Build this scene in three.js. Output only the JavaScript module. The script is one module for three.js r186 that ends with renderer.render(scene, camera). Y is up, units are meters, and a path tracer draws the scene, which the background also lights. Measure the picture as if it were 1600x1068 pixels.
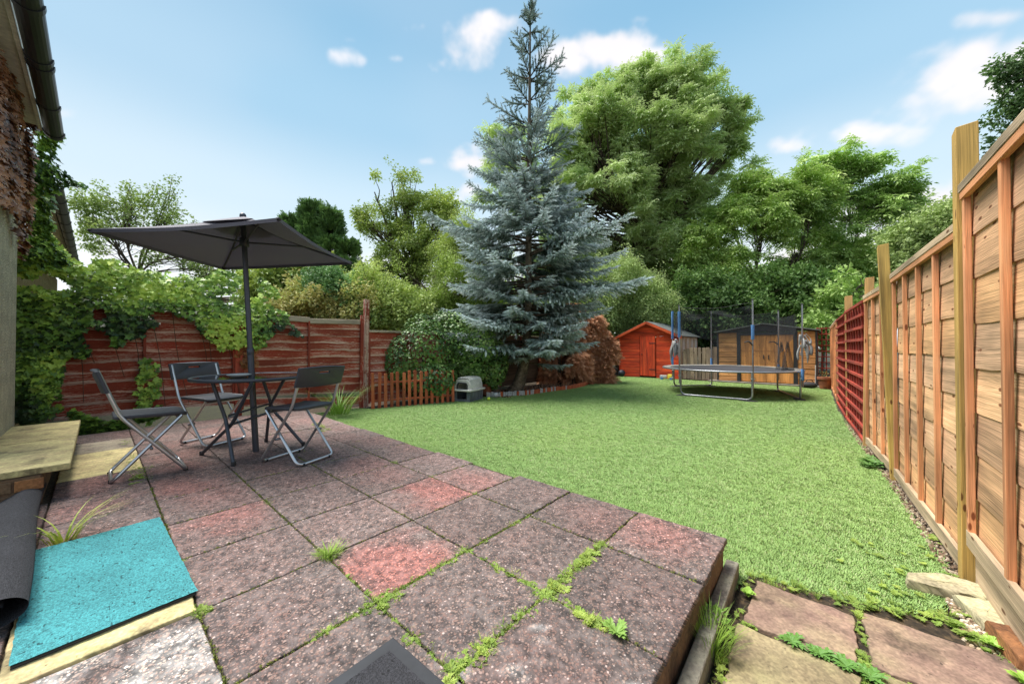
import * as THREE from 'three';
import { mergeGeometries, toCreasedNormals } from 'three/addons/utils/BufferGeometryUtils.js';
import { RoundedBoxGeometry } from 'three/addons/geometries/RoundedBoxGeometry.js';

// ------------------------------------------------------------------ camera, sky, sun, exposure
// World: x runs along the house wall, -z away from the house down the garden, y up, lawn at y = 0.
const scene = new THREE.Scene();
const FOCAL = 562.6, PITCH = 0.0121, TURN = 0.7145, EYE = 1.14;
const camera = new THREE.PerspectiveCamera(2 * Math.atan(534 / FOCAL) * 180 / Math.PI, 1024 / 683, 0.05, 900);
camera.position.set(0, EYE, 0);
camera.rotation.order = 'YXZ';
camera.rotation.set(PITCH, TURN, 0);
scene.add(camera);

const renderer = new THREE.WebGLRenderer({ antialias: true });
renderer.setSize(1024, 683);
renderer.toneMapping = THREE.LinearToneMapping;
renderer.toneMappingExposure = 2.5;
renderer.shadowMap.enabled = true;
const EXPO = 2.18;

const sun = new THREE.DirectionalLight(new THREE.Color(1, 0.95, 0.89), 3.3);
const SUN = new THREE.Vector3(-0.34, 0.86, 0.16).normalize();
sun.position.copy(SUN).multiplyScalar(60);
sun.castShadow = true;
sun.shadow.radius = 66;
sun.shadow.mapSize.set(2048, 2048);
Object.assign(sun.shadow.camera, { left: -30, right: 30, top: 30, bottom: -30, near: 1, far: 140 });
scene.add(sun, sun.target);

// ------------------------------------------------------------------ random numbers and noise
function rng(seed) { let a = seed >>> 0; return () => { a = (a + 0x6D2B79F5) | 0; let t = Math.imul(a ^ (a >>> 15), 1 | a); t = (t + Math.imul(t ^ (t >>> 7), 61 | t)) ^ t; return ((t ^ (t >>> 14)) >>> 0) / 4294967296; }; }
const R0 = rng(77);
const rr = (a, b, r = R0) => a + (b - a) * r();
const clamp = (x, a = 0, b = 1) => Math.min(b, Math.max(a, x));
const mixn = (a, b, t) => a + (b - a) * t;
const sstep = (a, b, x) => { const t = clamp((x - a) / (b - a)); return t * t * (3 - 2 * t); };
function hash2(x, y, s) { let h = Math.imul(x, 374761393) + Math.imul(y, 668265263) + Math.imul(s, 974634721); h = Math.imul(h ^ (h >>> 13), 1274126177); return ((h ^ (h >>> 16)) >>> 0) / 4294967296; }
function hash3(x, y, z, s) { return hash2(x + Math.imul(z, 7919), y + Math.imul(z, 104729), s); }
const md = (a, p) => ((a % p) + p) % p;
function vn(x, y, p, q, s = 0) {                           // value noise that repeats after p by q cells
  const xi = Math.floor(x), yi = Math.floor(y), u = x - xi, v = y - yi, a = u * u * (3 - 2 * u), b = v * v * (3 - 2 * v);
  const x0 = md(xi, p), x1 = md(xi + 1, p), y0 = md(yi, q), y1 = md(yi + 1, q);
  return mixn(mixn(hash2(x0, y0, s), hash2(x1, y0, s), a), mixn(hash2(x0, y1, s), hash2(x1, y1, s), a), b);
}
function fb(u, v, p, q, oct = 4, s = 0) { let t = 0, w = 0, k = 1; for (let i = 0; i < oct; i++) { t += vn(u * p, v * q, p, q, s + i * 17) * k; w += k; k *= 0.5; p *= 2; q *= 2; } return t / w; }
function n3(x, y, z, s = 0) {
  const xi = Math.floor(x), yi = Math.floor(y), zi = Math.floor(z), u = x - xi, v = y - yi, w = z - zi;
  const a = u * u * (3 - 2 * u), b = v * v * (3 - 2 * v), c = w * w * (3 - 2 * w), h = (i, j, k) => hash3(xi + i, yi + j, zi + k, s);
  return mixn(mixn(mixn(h(0, 0, 0), h(1, 0, 0), a), mixn(h(0, 1, 0), h(1, 1, 0), a), b), mixn(mixn(h(0, 0, 1), h(1, 0, 1), a), mixn(h(0, 1, 1), h(1, 1, 1), a), b), c);
}
function fb3(x, y, z, oct = 4, s = 0) { let t = 0, w = 0, k = 1; for (let i = 0; i < oct; i++) { t += n3(x, y, z, s + i * 13) * k; w += k; k *= 0.5; x = x * 2.03 + 3.1; y = y * 2.03 + 1.7; z = z * 2.03 + 5.3; } return t / w; }

// a point seen in direction (px, py) of a 1600 by 1068 view from the eye, at a distance, on a height or on a plane of the garden
function ray(px, py) {
  const X = (px - 800) / FOCAL, Y = (534 - py) / FOCAL, cp = Math.cos(PITCH), sp = Math.sin(PITCH), c = Math.cos(TURN), s = Math.sin(TURN);
  const y = Y * cp + sp, z = Y * sp - cp;
  return new THREE.Vector3(X * c + z * s, y, -X * s + z * c);
}
const atD = (px, py, d) => { const r = ray(px, py); return r.multiplyScalar(d).add(new THREE.Vector3(0, EYE, 0)); };
const atY = (px, py, y) => { const r = ray(px, py); return r.multiplyScalar((y - EYE) / r.y).add(new THREE.Vector3(0, EYE, 0)); };
const atX = (px, py, x) => { const r = ray(px, py); return r.multiplyScalar(x / r.x).add(new THREE.Vector3(0, EYE, 0)); };
const atZ = (px, py, z) => { const r = ray(px, py); return r.multiplyScalar(z / r.z).add(new THREE.Vector3(0, EYE, 0)); };
const V = (x, y, z) => new THREE.Vector3(x, y, z);

// ------------------------------------------------------------------ sky
{
  const W = 2048, H = 1024, data = new Float32Array(W * H * 4), clouds = [];
  const cloud = (d, e, rx, ry, amp) => { const e1 = e.clone().sub(d.clone().multiplyScalar(e.dot(d))).normalize(), e2 = d.clone().cross(e1).multiplyScalar(-1); clouds.push({ d, e1, e2, rx, ry, amp, el: Math.asin(d.y), far: Math.cos(Math.min(1.4, Math.max(rx, ry) * 2.5)), band: Math.max(rx, ry) * 2.5 }); };
  for (const [px, py, rx, ry, amp] of [[950, 72, 85, 34, 1.05], [890, 96, 60, 28, .85], [1010, 88, 50, 26, .8], [745, 70, 62, 40, .72], [800, 36, 50, 22, .62], [700, 100, 44, 18, .55], [540, 92, 30, 18, .62], [618, 92, 20, 10, .6], [650, 42, 36, 9, .35],
    [1500, 128, 95, 52, 1.1], [1430, 160, 55, 34, .8], [1580, 110, 60, 50, 1.0], [1345, 212, 90, 24, 1.0], [1250, 228, 60, 16, .65], [735, 252, 44, 24, .85], [665, 252, 18, 10, .7], [735, 300, 44, 14, .6],
    [1545, 28, 60, 16, .75], [100, 178, 34, 12, .6], [98, 240, 34, 26, .6], [1450, 330, 90, 44, .85], [1300, 330, 60, 26, .5], [660, 420, 170, 40, .5], [330, 395, 150, 36, .6], [1000, 430, 180, 50, .7], [1270, 420, 130, 50, .7], [1570, 240, 60, 40, .6], [1010, 30, 70, 9, .4], [560, 60, 40, 8, .3]]) {
    const v = ray(px, py), d = v.clone().normalize(), e = ray(px + 1, py).normalize().sub(d), q = ray(px, py + 1).normalize().sub(d); cloud(d, e.clone().normalize(), rx * e.length(), ry * q.length(), amp);
  }
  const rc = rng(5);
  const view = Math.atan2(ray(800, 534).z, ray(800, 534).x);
  for (let i = 0; i < 190; i++) {                            // the same kind of clouds all round, extra ones added out of view for fill light
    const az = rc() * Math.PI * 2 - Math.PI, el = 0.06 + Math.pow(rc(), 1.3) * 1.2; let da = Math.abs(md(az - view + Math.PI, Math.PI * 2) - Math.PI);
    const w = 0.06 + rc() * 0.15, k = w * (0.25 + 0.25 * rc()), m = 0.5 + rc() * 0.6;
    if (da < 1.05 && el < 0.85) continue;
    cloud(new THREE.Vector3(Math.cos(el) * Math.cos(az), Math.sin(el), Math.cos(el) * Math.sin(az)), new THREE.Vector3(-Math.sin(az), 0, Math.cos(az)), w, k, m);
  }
  const stops = [[-0.2, .62, .70, .72], [0.0, .95, .965, .985], [0.15, .87, .93, .97], [0.33, .60, .765, .885], [0.52, .375, .60, .79], [0.75, .255, .49, .705], [1.57, .21, .44, .67]];
  for (let j = 0; j < H; j++) {
    const el = ((j + 0.5) / H - 0.5) * Math.PI, ce = Math.cos(el), se = Math.sin(el);
    let k = 0; while (k < stops.length - 2 && el > stops[k + 1][0]) k++;
    const t = sstep(stops[k][0], stops[k + 1][0], el), base = [1, 2, 3].map(i => mixn(stops[k][i], stops[k + 1][i], el < stops[0][0] ? 0 : t));
    const near = clouds.filter(c => Math.abs(c.el - el) < c.band);
    for (let i = 0; i < W; i++) {
      const az = ((i + 0.5) / W - 0.5) * Math.PI * 2, o = (j * W + i) * 4;
      let m = 0;
      const vx = ce * Math.cos(az), vy = se, vz = ce * Math.sin(az);
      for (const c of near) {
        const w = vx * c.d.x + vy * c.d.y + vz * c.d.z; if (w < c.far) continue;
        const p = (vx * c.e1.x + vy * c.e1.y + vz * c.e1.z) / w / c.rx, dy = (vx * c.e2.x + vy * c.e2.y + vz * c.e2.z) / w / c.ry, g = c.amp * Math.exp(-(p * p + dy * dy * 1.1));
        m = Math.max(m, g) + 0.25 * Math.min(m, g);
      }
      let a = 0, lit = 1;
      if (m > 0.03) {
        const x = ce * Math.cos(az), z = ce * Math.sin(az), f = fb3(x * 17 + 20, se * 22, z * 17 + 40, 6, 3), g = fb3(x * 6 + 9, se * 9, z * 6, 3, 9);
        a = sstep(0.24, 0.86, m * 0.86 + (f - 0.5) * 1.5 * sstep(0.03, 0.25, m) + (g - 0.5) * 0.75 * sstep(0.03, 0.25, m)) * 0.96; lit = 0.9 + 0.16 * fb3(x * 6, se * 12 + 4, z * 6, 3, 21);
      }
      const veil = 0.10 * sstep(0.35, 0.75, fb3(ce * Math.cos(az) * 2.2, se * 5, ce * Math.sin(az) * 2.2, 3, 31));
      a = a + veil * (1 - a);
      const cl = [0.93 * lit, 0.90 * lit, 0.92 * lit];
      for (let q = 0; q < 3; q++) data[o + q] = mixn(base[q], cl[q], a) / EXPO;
      data[o + 3] = 1;
    }
  }
  const sky = new THREE.DataTexture(data, W, H, THREE.RGBAFormat, THREE.FloatType);
  sky.mapping = THREE.EquirectangularReflectionMapping; sky.magFilter = THREE.LinearFilter; sky.minFilter = THREE.LinearFilter; sky.wrapS = THREE.RepeatWrapping; sky.needsUpdate = true;
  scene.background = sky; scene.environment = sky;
}

// ------------------------------------------------------------------ textures
function tex(w, h, su, sv, fn, color = true) {
  const d = new Uint8Array(w * h * 4);
  for (let j = 0; j < h; j++) for (let i = 0; i < w; i++) {
    const c = fn((i + 0.5) / w, (j + 0.5) / h, i, j), o = (j * w + i) * 4;
    if (typeof c === 'number') d[o] = d[o + 1] = d[o + 2] = clamp(c) * 255; else for (let k = 0; k < 3; k++) d[o + k] = clamp(c[k]) * 255;
    d[o + 3] = 255;
  }
  const t = new THREE.DataTexture(d, w, h, THREE.RGBAFormat, THREE.UnsignedByteType);
  t.wrapS = t.wrapT = THREE.RepeatWrapping; t.magFilter = THREE.LinearFilter; t.minFilter = THREE.LinearMipmapLinearFilter; t.generateMipmaps = true;
  t.repeat.set(1 / su, 1 / sv); if (color) t.colorSpace = THREE.SRGBColorSpace; t.needsUpdate = true;
  return t;
}
const T = {};
// exposed-aggregate concrete: chips a few millimetres across in a dark matrix
{
  const S = 1024, chips = new Float32Array(S * S), tone = new Float32Array(S * S), r = rng(3);
  for (let n = 0; n < 24000; n++) {
    const cx = r() * S, cy = r() * S, rad = 1.5 + Math.pow(r(), 2.6) * 4.6, e = 0.6 + r() * 0.4, a = r() * 3.14, v = r(), ca = Math.cos(a), sa = Math.sin(a), R = Math.ceil(rad);
    for (let y = -R; y <= R; y++) for (let x = -R; x <= R; x++) {
      const p = (x * ca + y * sa) / rad, q = (-x * sa + y * ca) / (rad * e);
      if (p * p + q * q < 1) { const o = md(Math.floor(cy + y), S) * S + md(Math.floor(cx + x), S); chips[o] = 1 - 0.4 * (p * p + q * q); tone[o] = v; }
    }
  }
  T.chip = tex(S, S, 1, 1, (u, v, i, j) => {
    const o = j * S + i, f = fb(u, v, 48, 48, 4, 5), g = fb(u, v, 5, 5, 4, 8);
    let b = 0.36 + 0.44 * (f - 0.5) + 0.08 * (g - 0.5);
    let c = [b * 1.0, b * 0.97, b * 0.95];
    if (chips[o] > 0) {
      const t = tone[o], k = chips[o];
      const q = t < 0.35 ? [0.58, 0.49, 0.45] : t < 0.55 ? [0.47, 0.46, 0.46] : t < 0.85 ? [0.67, 0.60, 0.55] : t < 0.97 ? [0.76, 0.71, 0.67] : [0.95, 0.92, 0.89];
      const sh = 0.9;
      c = c.map((x, n) => mixn(x, q[n] * sh, 0.86 * k));
    }
    return c;
  });
  T.chipBump = tex(S, S, 1, 1, (u, v, i, j) => 0.35 + 0.4 * chips[j * S + i] + 0.3 * (fb(u, v, 64, 64, 3, 5) - 0.5), false);
}
// sawn timber: 2 m along the grain by 0.5 m
{
  const knots = [], r = rng(11);
  for (let i = 0; i < 16; i++) knots.push([r(), r(), 0.004 + r() * 0.010]);
  const warp = (u, v) => {
    let k = 0, dv = 0;
    for (const [a, b, s] of knots) {
      let dx = (md(u - a + 0.5, 1) - 0.5) * 2, dy = (md(v - b + 0.5, 1) - 0.5) * 0.5; const d = Math.hypot(dx * 0.45, dy);
      dv += Math.sign(dy) * Math.exp(-d * d / (s * s * 9)) * s * 1.5; k = Math.max(k, 1 - sstep(s * 0.55, s * 1.1, d));
    }
    return [k, v + dv * 1.0];
  };
  const grain = (u, v) => { const [k, w] = warp(u, v), b = fb(u, w, 3, 26, 3, 2), fine = fb(u, w, 10, 190, 3, 4), wob = Math.sin((w * 44 + fb(u, w, 3, 8, 3, 6) * 7) * 6.283); return [k, 0.5 + 0.40 * (b - 0.5) + 0.48 * (fine - 0.5) + 0.045 * wob]; };
  T.wood = tex(1024, 512, 2, 0.36, (u, v) => {
    const [k, g] = grain(u, v), st = fb(u, v, 5, 4, 4, 9), b = 0.80 + 0.58 * (g - 0.5) + 0.46 * (st - 0.5);
    const c = [b * 1.04, b * (0.99 - 0.05 * (g - 0.5)), b * 0.94];
    return c.map((x, i) => mixn(x, [0.40, 0.26, 0.16][i], k * 0.8));
  });
  T.woodBump = tex(1024, 512, 2, 0.36, (u, v) => { const [k, g] = grain(u, v); return g * 0.8 + k * 0.2; }, false);
  // red stain worn down to silvery timber; v runs across one board, wear comes through in streaks along the grain
  T.worn = tex(1024, 256, 2.4, 1, (u, v) => {
    const [, g] = grain(u, v * 0.45), big = fb(u, v, 5, 2, 4, 31), streak = fb(u, v, 11, 26, 4, 33), fleck = fb(u, v, 110, 60, 3, 35);
    const low = v < 0.5 ? 1 - v * 1.5 : 0.25 + (v > 0.93 ? 0.3 : 0);
    const lowe = sstep(0.34, 0.04, v) * 0.9, wear = sstep(0.44, 0.64, 0.36 * streak + 0.48 * big + 0.34 * fleck + 0.26 * lowe - 0.13 + (v > 0.9 ? 0.1 : 0));
    const red = [0.56 + 0.18 * (g - 0.5) + 0.18 * (big - 0.5), 0.215 + 0.07 * (streak - 0.5), 0.13], bare = [0.80, 0.72, 0.66].map(x => x * (0.62 + 0.68 * g) * (0.85 + 0.3 * fleck));
    return red.map((x, i) => mixn(x, bare[i], wear * 0.85));
  });
}
T.noise = tex(512, 512, 1, 1, (u, v) => 0.5 + 0.9 * (fb(u, v, 6, 6, 6, 41) - 0.5), false);
T.noise.repeat.set(2, 2);
T.tint = tex(512, 512, 1.3, 1.3, (u, v) => { const b = 0.80 + 0.36 * (fb(u, v, 4, 4, 6, 43) - 0.5) + 0.16 * (fb(u, v, 60, 60, 2, 44) - 0.5); return [b, b, b]; });
T.sand = tex(1024, 1024, 1, 1, (u, v) => {
  const a = fb(u, v, 3, 3, 5, 51), f = fb(u, v, 120, 120, 3, 52), s = fb(u, v, 14, 14, 4, 53), dark = sstep(0.62, 0.74, fb(u, v, 9, 9, 5, 54)), speck = sstep(0.82, 0.95, fb(u, v, 120, 120, 2, 55));
  const b = 0.72 + 0.30 * (a - 0.5) + 0.26 * (f - 0.5) + 0.22 * (s - 0.5) - 0.16 * dark - 0.25 * speck;
  return [b, b * (0.985 + 0.08 * (s - 0.5)), b * 0.97];
});
T.sandBump = tex(512, 512, 1, 1, (u, v) => 0.5 + 0.6 * (fb(u, v, 10, 10, 6, 53) - 0.5) + 0.4 * (fb(u, v, 100, 100, 2, 52) - 0.5), false);
T.dash = tex(512, 512, 0.5, 0.5, (u, v) => { const f = vn(u * 70, v * 70, 70, 70, 61), g = fb(u, v, 5, 5, 4, 62), b = 0.72 + 0.22 * (f - 0.5) + 0.2 * (g - 0.5); return [b, b * 0.985, b * 0.94]; });
T.dashBump = tex(512, 512, 0.5, 0.5, (u, v) => sstep(0.25, 0.8, vn(u * 70, v * 70, 70, 70, 61)) * 0.7 + 0.3 * vn(u * 150, v * 150, 150, 150, 63), false);
T.bark = tex(512, 512, 1, 1, (u, v) => { const b = 0.55 + 0.5 * (fb(u, v, 12, 4, 5, 71) - 0.5) + 0.3 * (fb(u, v, 30, 40, 3, 72) - 0.5); return [b, b * 0.97, b * 0.92]; });
T.turf = tex(1024, 1024, 0.7, 0.7, (u, v) => {
  const f = fb(u, v, 110, 200, 2, 81), g = fb(u, v, 260, 150, 2, 82), p = fb(u, v, 5, 5, 4, 83), b = 0.58 + 0.55 * (f - 0.5) + 0.45 * (g - 0.5) + 0.10 * (p - 0.5);
  return [b * (0.95 + 0.5 * (g - 0.5)), b * 1.0, b * 0.85];
});
T.coir = tex(1024, 1024, 0.5, 0.5, (u, v) => {
  const f = fb(u, v, 90, 130, 3, 91), g = fb(u, v, 4, 4, 4, 92), d = sstep(0.86, 0.90, vn(u * 46, v * 60, 46, 60, 93)), w = sstep(0.968, 0.975, vn(u * 40, v * 60, 40, 60, 94)), b = 0.74 + 0.42 * (f - 0.5) + 0.14 * (g - 0.5);
  return [b, b, b].map(x => mixn(mixn(x, 0.34, d * 0.7), 1, w * 0.0));
});
T.coirBump = tex(512, 512, 0.25, 0.25, (u, v) => fb(u, v, 90, 120, 3, 95), false);
T.weave = tex(256, 256, 0.06, 0.06, (u, v) => 0.5 + 0.25 * Math.sin(u * 6.283 * 32) * Math.sin(v * 6.283 * 32) + 0.25 * (fb(u, v, 32, 32, 2, 97) - 0.5), false);
T.soil = tex(512, 512, 0.6, 0.6, (u, v) => { const a = fb(u, v, 40, 40, 4, 101), c = sstep(0.7, 0.78, vn(u * 60, v * 60, 60, 60, 102)), g = fb(u, v, 5, 5, 3, 103); const b = 0.42 + 0.5 * (a - 0.5) + 0.2 * (g - 0.5); return [mixn(b, 0.74, c * 0.7), mixn(b * 0.9, 0.66, c * 0.7), mixn(b * 0.78, 0.56, c * 0.7)]; });

// ------------------------------------------------------------------ materials
function mat(c, o = {}) {
  const { phys, ...rest } = o, m = new (phys ? THREE.MeshPhysicalMaterial : THREE.MeshStandardMaterial)({ roughness: 0.85, metalness: 0, side: THREE.DoubleSide, ...rest });
  m.color.setRGB(...c); return m;
}
const leafMat = (c = [1, 1, 1], rough = 0.62, tr = 0.35) => mat(c, { phys: true, roughness: rough, transmission: tr, thickness: 0, specularIntensity: 0.5 });
const M = {
  slab: mat([1, 1, 1], { map: T.chip, bumpMap: T.chipBump, bumpScale: 0.0035, vertexColors: true, roughness: 0.9 }),
  stone: mat([1, 1, 1], { map: T.sand, bumpMap: T.sandBump, bumpScale: 0.004, vertexColors: true, roughness: 0.88 }),
  soil: mat([0.20, 0.17, 0.12], { map: T.soil, bumpMap: T.noise, bumpScale: 0.01, roughness: 1 }),
  earth: mat([0.10, 0.13, 0.05], { map: T.soil, roughness: 1 }),
  turf: mat([0.33, 0.48, 0.15], { map: T.turf, roughness: 0.9 }),
  concrete: mat([0.42, 0.39, 0.32], { map: T.sand, bumpMap: T.sandBump, bumpScale: 0.005 }),
  wallside: mat([0.27, 0.16, 0.085], { map: T.sand, bumpMap: T.sandBump, bumpScale: 0.006 }),
  creamStone: mat([0.92, 0.78, 0.38], { map: T.sand, bumpMap: T.sandBump, bumpScale: 0.003 }),
  pale: mat([0.80, 0.74, 0.46], { map: T.sand, bumpMap: T.sandBump, bumpScale: 0.006 }),
  brick: mat([0.55, 0.24, 0.09], { map: T.sand, bumpMap: T.sandBump, bumpScale: 0.006 }),
  dash: mat([1, .95, .76], { map: T.dash, bumpMap: T.dashBump, bumpScale: 0.012, roughness: 0.95 }),
  render2: mat([0.62, 0.50, 0.20], { map: T.dash, bumpMap: T.dashBump, bumpScale: 0.01, roughness: 0.95 }),
  fascia: mat([0.92, 0.88, 0.70], { map: T.tint, roughness: 0.6 }),
  gutter: mat([0.022, 0.026, 0.036], { map: T.tint, roughness: 0.35 }),
  roofTile: mat([0.20, 0.10, 0.07], { map: T.sand }),
  coir: mat([0.12, 0.57, 0.61], { map: T.coir, bumpMap: T.coirBump, bumpScale: 0.006, roughness: 1 }),
  rub: mat([0.028, 0.031, 0.038], { map: T.tint, roughness: 0.7 }),
  carpet: mat([0.062, 0.062, 0.072], { map: T.coir, bumpMap: T.coirBump, bumpScale: 0.006, roughness: 1 }),
  carpetIn: mat([0.02, 0.024, 0.06], { map: T.coir, roughness: 1 }),
  canopy: mat([0.085, 0.080, 0.105], { phys: true, bumpMap: T.weave, bumpScale: 0.0008, roughness: 0.8, transmission: 0.12, thickness: 0 }),
  frame: mat([0.052, 0.057, 0.072], { roughness: 0.42, metalness: 0.35 }),
  seat: mat([0.030, 0.032, 0.042], { roughness: 0.5, bumpMap: T.noise, bumpScale: 0.0006 }),
  steel: mat([0.52, 0.52, 0.54], { roughness: 0.33, metalness: 0.9 }),
  greyTube: mat([0.20, 0.20, 0.22], { roughness: 0.4, metalness: 0.6 }),
  smoked: mat([0.05, 0.045, 0.05], { phys: true, roughness: 0.05, transmission: 0.55, thickness: 0, specularIntensity: 1 }),
  white: mat([0.78, 0.78, 0.76], { roughness: 0.5, map: T.tint }),
  carrierTop: mat([0.90, 0.89, 0.84], { roughness: 0.5, map: T.tint }),
  carrierTub: mat([0.16, 0.19, 0.22], { roughness: 0.55, map: T.tint }),
  dark: mat([0.02, 0.02, 0.022], { roughness: 0.8 }),
  terracotta: mat([0.46, 0.155, 0.070], { roughness: 0.85, map: T.sand }),
  blue: mat([0.13, 0.33, 0.70], { roughness: 0.8, map: T.tint }),
  foam: mat([0.50, 0.50, 0.48], { roughness: 0.95, map: T.tint }),
  galv: mat([0.55, 0.57, 0.60], { roughness: 0.38, metalness: 0.75, map: T.tint }),
  tmat: mat([0.035, 0.035, 0.042], { roughness: 0.75, bumpMap: T.weave, bumpScale: 0.001 }),
  pad: mat([0.42, 0.40, 0.36], { roughness: 0.85, map: T.sand }),
  net: mat([0.018, 0.02, 0.024], { roughness: 0.95, transparent: true, opacity: 0.42 }),
  felt: mat([0.21, 0.24, 0.235], { roughness: 1, map: T.sand }),
  shedDark: mat([0.040, 0.042, 0.048], { roughness: 0.5, map: T.tint }),
  cream: mat([0.70, 0.69, 0.66], { roughness: 0.8, map: T.tint }),
};
const wood = (c, b = 0.002, rough = 0.85) => mat(c, { map: T.wood, bumpMap: T.woodBump, bumpScale: b, roughness: rough });
const W = {
  tan: [[.88, .56, .30], [.92, .62, .37], [.80, .52, .31], [.86, .60, .40], [.72, .48, .31]].map(c => wood(c, 0.003)),
  batten: [[.84, .42, .21], [.90, .46, .24], [.76, .38, .19]].map(c => wood(c)),
  cap: wood([.60, .50, .36], 0.003),
  post: [wood([.64, .45, .135], .003), wood([.58, .42, .12], .003), wood([.78, .50, .20], .003)],
  worn: [[1, 1, 1], [.88, .85, .82], [1.0, .92, .88], [.80, .78, .76]].map(c => mat(c, { map: T.worn, bumpMap: T.woodBump, bumpScale: 0.004, roughness: 0.85 })),
  wornPlain: wood([.46, .09, .05], 0.004),
  silver: wood([.60, .55, .46], 0.004),
  lattice: [wood([.42, .060, .035]), wood([.34, .045, .028])],
  shed: [[.80, .085, .02], [.74, .075, .018], [.86, .11, .028]].map(c => wood(c)),
  shedTrim: wood([.68, .11, .025]),
  brown: [[.86, .46, .19], [.78, .41, .16], [.92, .50, .21]].map(c => wood(c)),
  door: wood([.86, .43, .14]),
  picket: [[.56, .155, .065], [.50, .13, .055], [.60, .18, .08]].map(c => wood(c)),
  rustic: [[.36, .30, .235], [.29, .245, .20], [.42, .35, .27]].map(c => wood(c, 0.006)),
  oldBoard: [[.155, .105, .065], [.125, .085, .055], [.19, .13, .08]].map(c => wood(c, 0.004)),
  bark: mat([.27, .22, .16], { map: T.bark, bumpMap: T.bark, bumpScale: .02, roughness: 1 }),
  paleBark: mat([.46, .40, .31], { map: T.bark, bumpMap: T.bark, bumpScale: .015, roughness: 1 }),
};

// ------------------------------------------------------------------ things and parts
const used = new Map();
function numbered(n) { const k = used.get(n) || 0; used.set(n, k + 1); return k ? `${n}_${String(k).padStart(3, '0')}` : n; }
function tag(o, label, category, group, kind) { if (label) o.userData.label = label; if (category) o.userData.category = category; if (group) o.userData.group = group; if (kind) o.userData.kind = kind; return o; }
function thing(name, label, category, pos = [0, 0, 0], turn = 0, group) { const g = new THREE.Group(); g.name = numbered(name); g.position.set(...pos); g.rotation.y = turn; scene.add(g); return tag(g, label, category, group); }
function shade(o) { o.traverse(c => { if (c.isMesh) { c.castShadow = true; c.receiveShadow = true; } }); return o; }
function part(name, geo, m, parent, label) { const o = new THREE.Mesh(geo, m); o.name = parent === scene ? numbered(name) : name; o.castShadow = o.receiveShadow = true; parent.add(o); if (label) o.userData.label = label; return o; }
function lone(name, geo, m, label, category, pos = [0, 0, 0], turn = 0, group, kind) { const o = part(name, geo, m, scene); o.position.set(...pos); o.rotation.y = turn; return tag(o, label, category, group, kind); }
function instances(name, geo, m, list, parent, kind = 'stuff') {   // list of [matrix, colour]
  const o = new THREE.InstancedMesh(geo, m, list.length); o.name = parent === scene ? numbered(name) : name; const c = new THREE.Color();
  list.forEach(([x, k], i) => { o.setMatrixAt(i, x); if (k) o.setColorAt(i, c.setRGB(k[0], k[1], k[2])); });
  o.castShadow = o.receiveShadow = true; if (kind) o.userData.kind = kind; parent.add(o); return o;
}
const merge = list => mergeGeometries(list.map(g => { const q = g.index ? g.toNonIndexed() : g; for (const k of Object.keys(q.attributes)) if (!['position', 'normal', 'uv'].includes(k)) q.deleteAttribute(k); return q; }));

// geometry helpers; uv in metres
function fromTris(pos, uv) { const g = new THREE.BufferGeometry(); g.setAttribute('position', new THREE.Float32BufferAttribute(pos, 3)); g.setAttribute('uv', new THREE.Float32BufferAttribute(uv, 2)); g.computeVertexNormals(); return g; }
function boxUV(g, along = 'x', ou = 0, ov = 0) {
  const p = g.attributes.position, n = g.attributes.normal, uv = new Float32Array(p.count * 2);
  for (let i = 0; i < p.count; i++) {
    const x = p.getX(i), y = p.getY(i), z = p.getZ(i), a = Math.abs(n.getX(i)), b = Math.abs(n.getY(i)), c = Math.abs(n.getZ(i));
    let u, v;
    if (along === 'x') { u = a > b && a > c ? z : x; v = b > c && b > a ? z : y; }
    else if (along === 'y') { u = b > a && b > c ? x : y; v = a > c && a >= b ? z : (b > a && b > c ? z : x); }
    else { u = c > a && c > b ? x : z; v = b > a && b > c ? x : y; }
    uv[i * 2] = u + ou; uv[i * 2 + 1] = v + ov;
  }
  g.setAttribute('uv', new THREE.BufferAttribute(uv, 2)); return g;
}
function box(w, h, d, x = 0, y = 0, z = 0, bevel = 0, along) {
  let g = bevel ? new RoundedBoxGeometry(w, h, d, 1, bevel) : new THREE.BoxGeometry(w, h, d);
  if (g.index) g = g.toNonIndexed();
  boxUV(g, along || (w >= h && w >= d ? 'x' : h >= d ? 'y' : 'z'), R0() * 7, R0() * 7);
  return g.translate(x, y, z);
}
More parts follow.
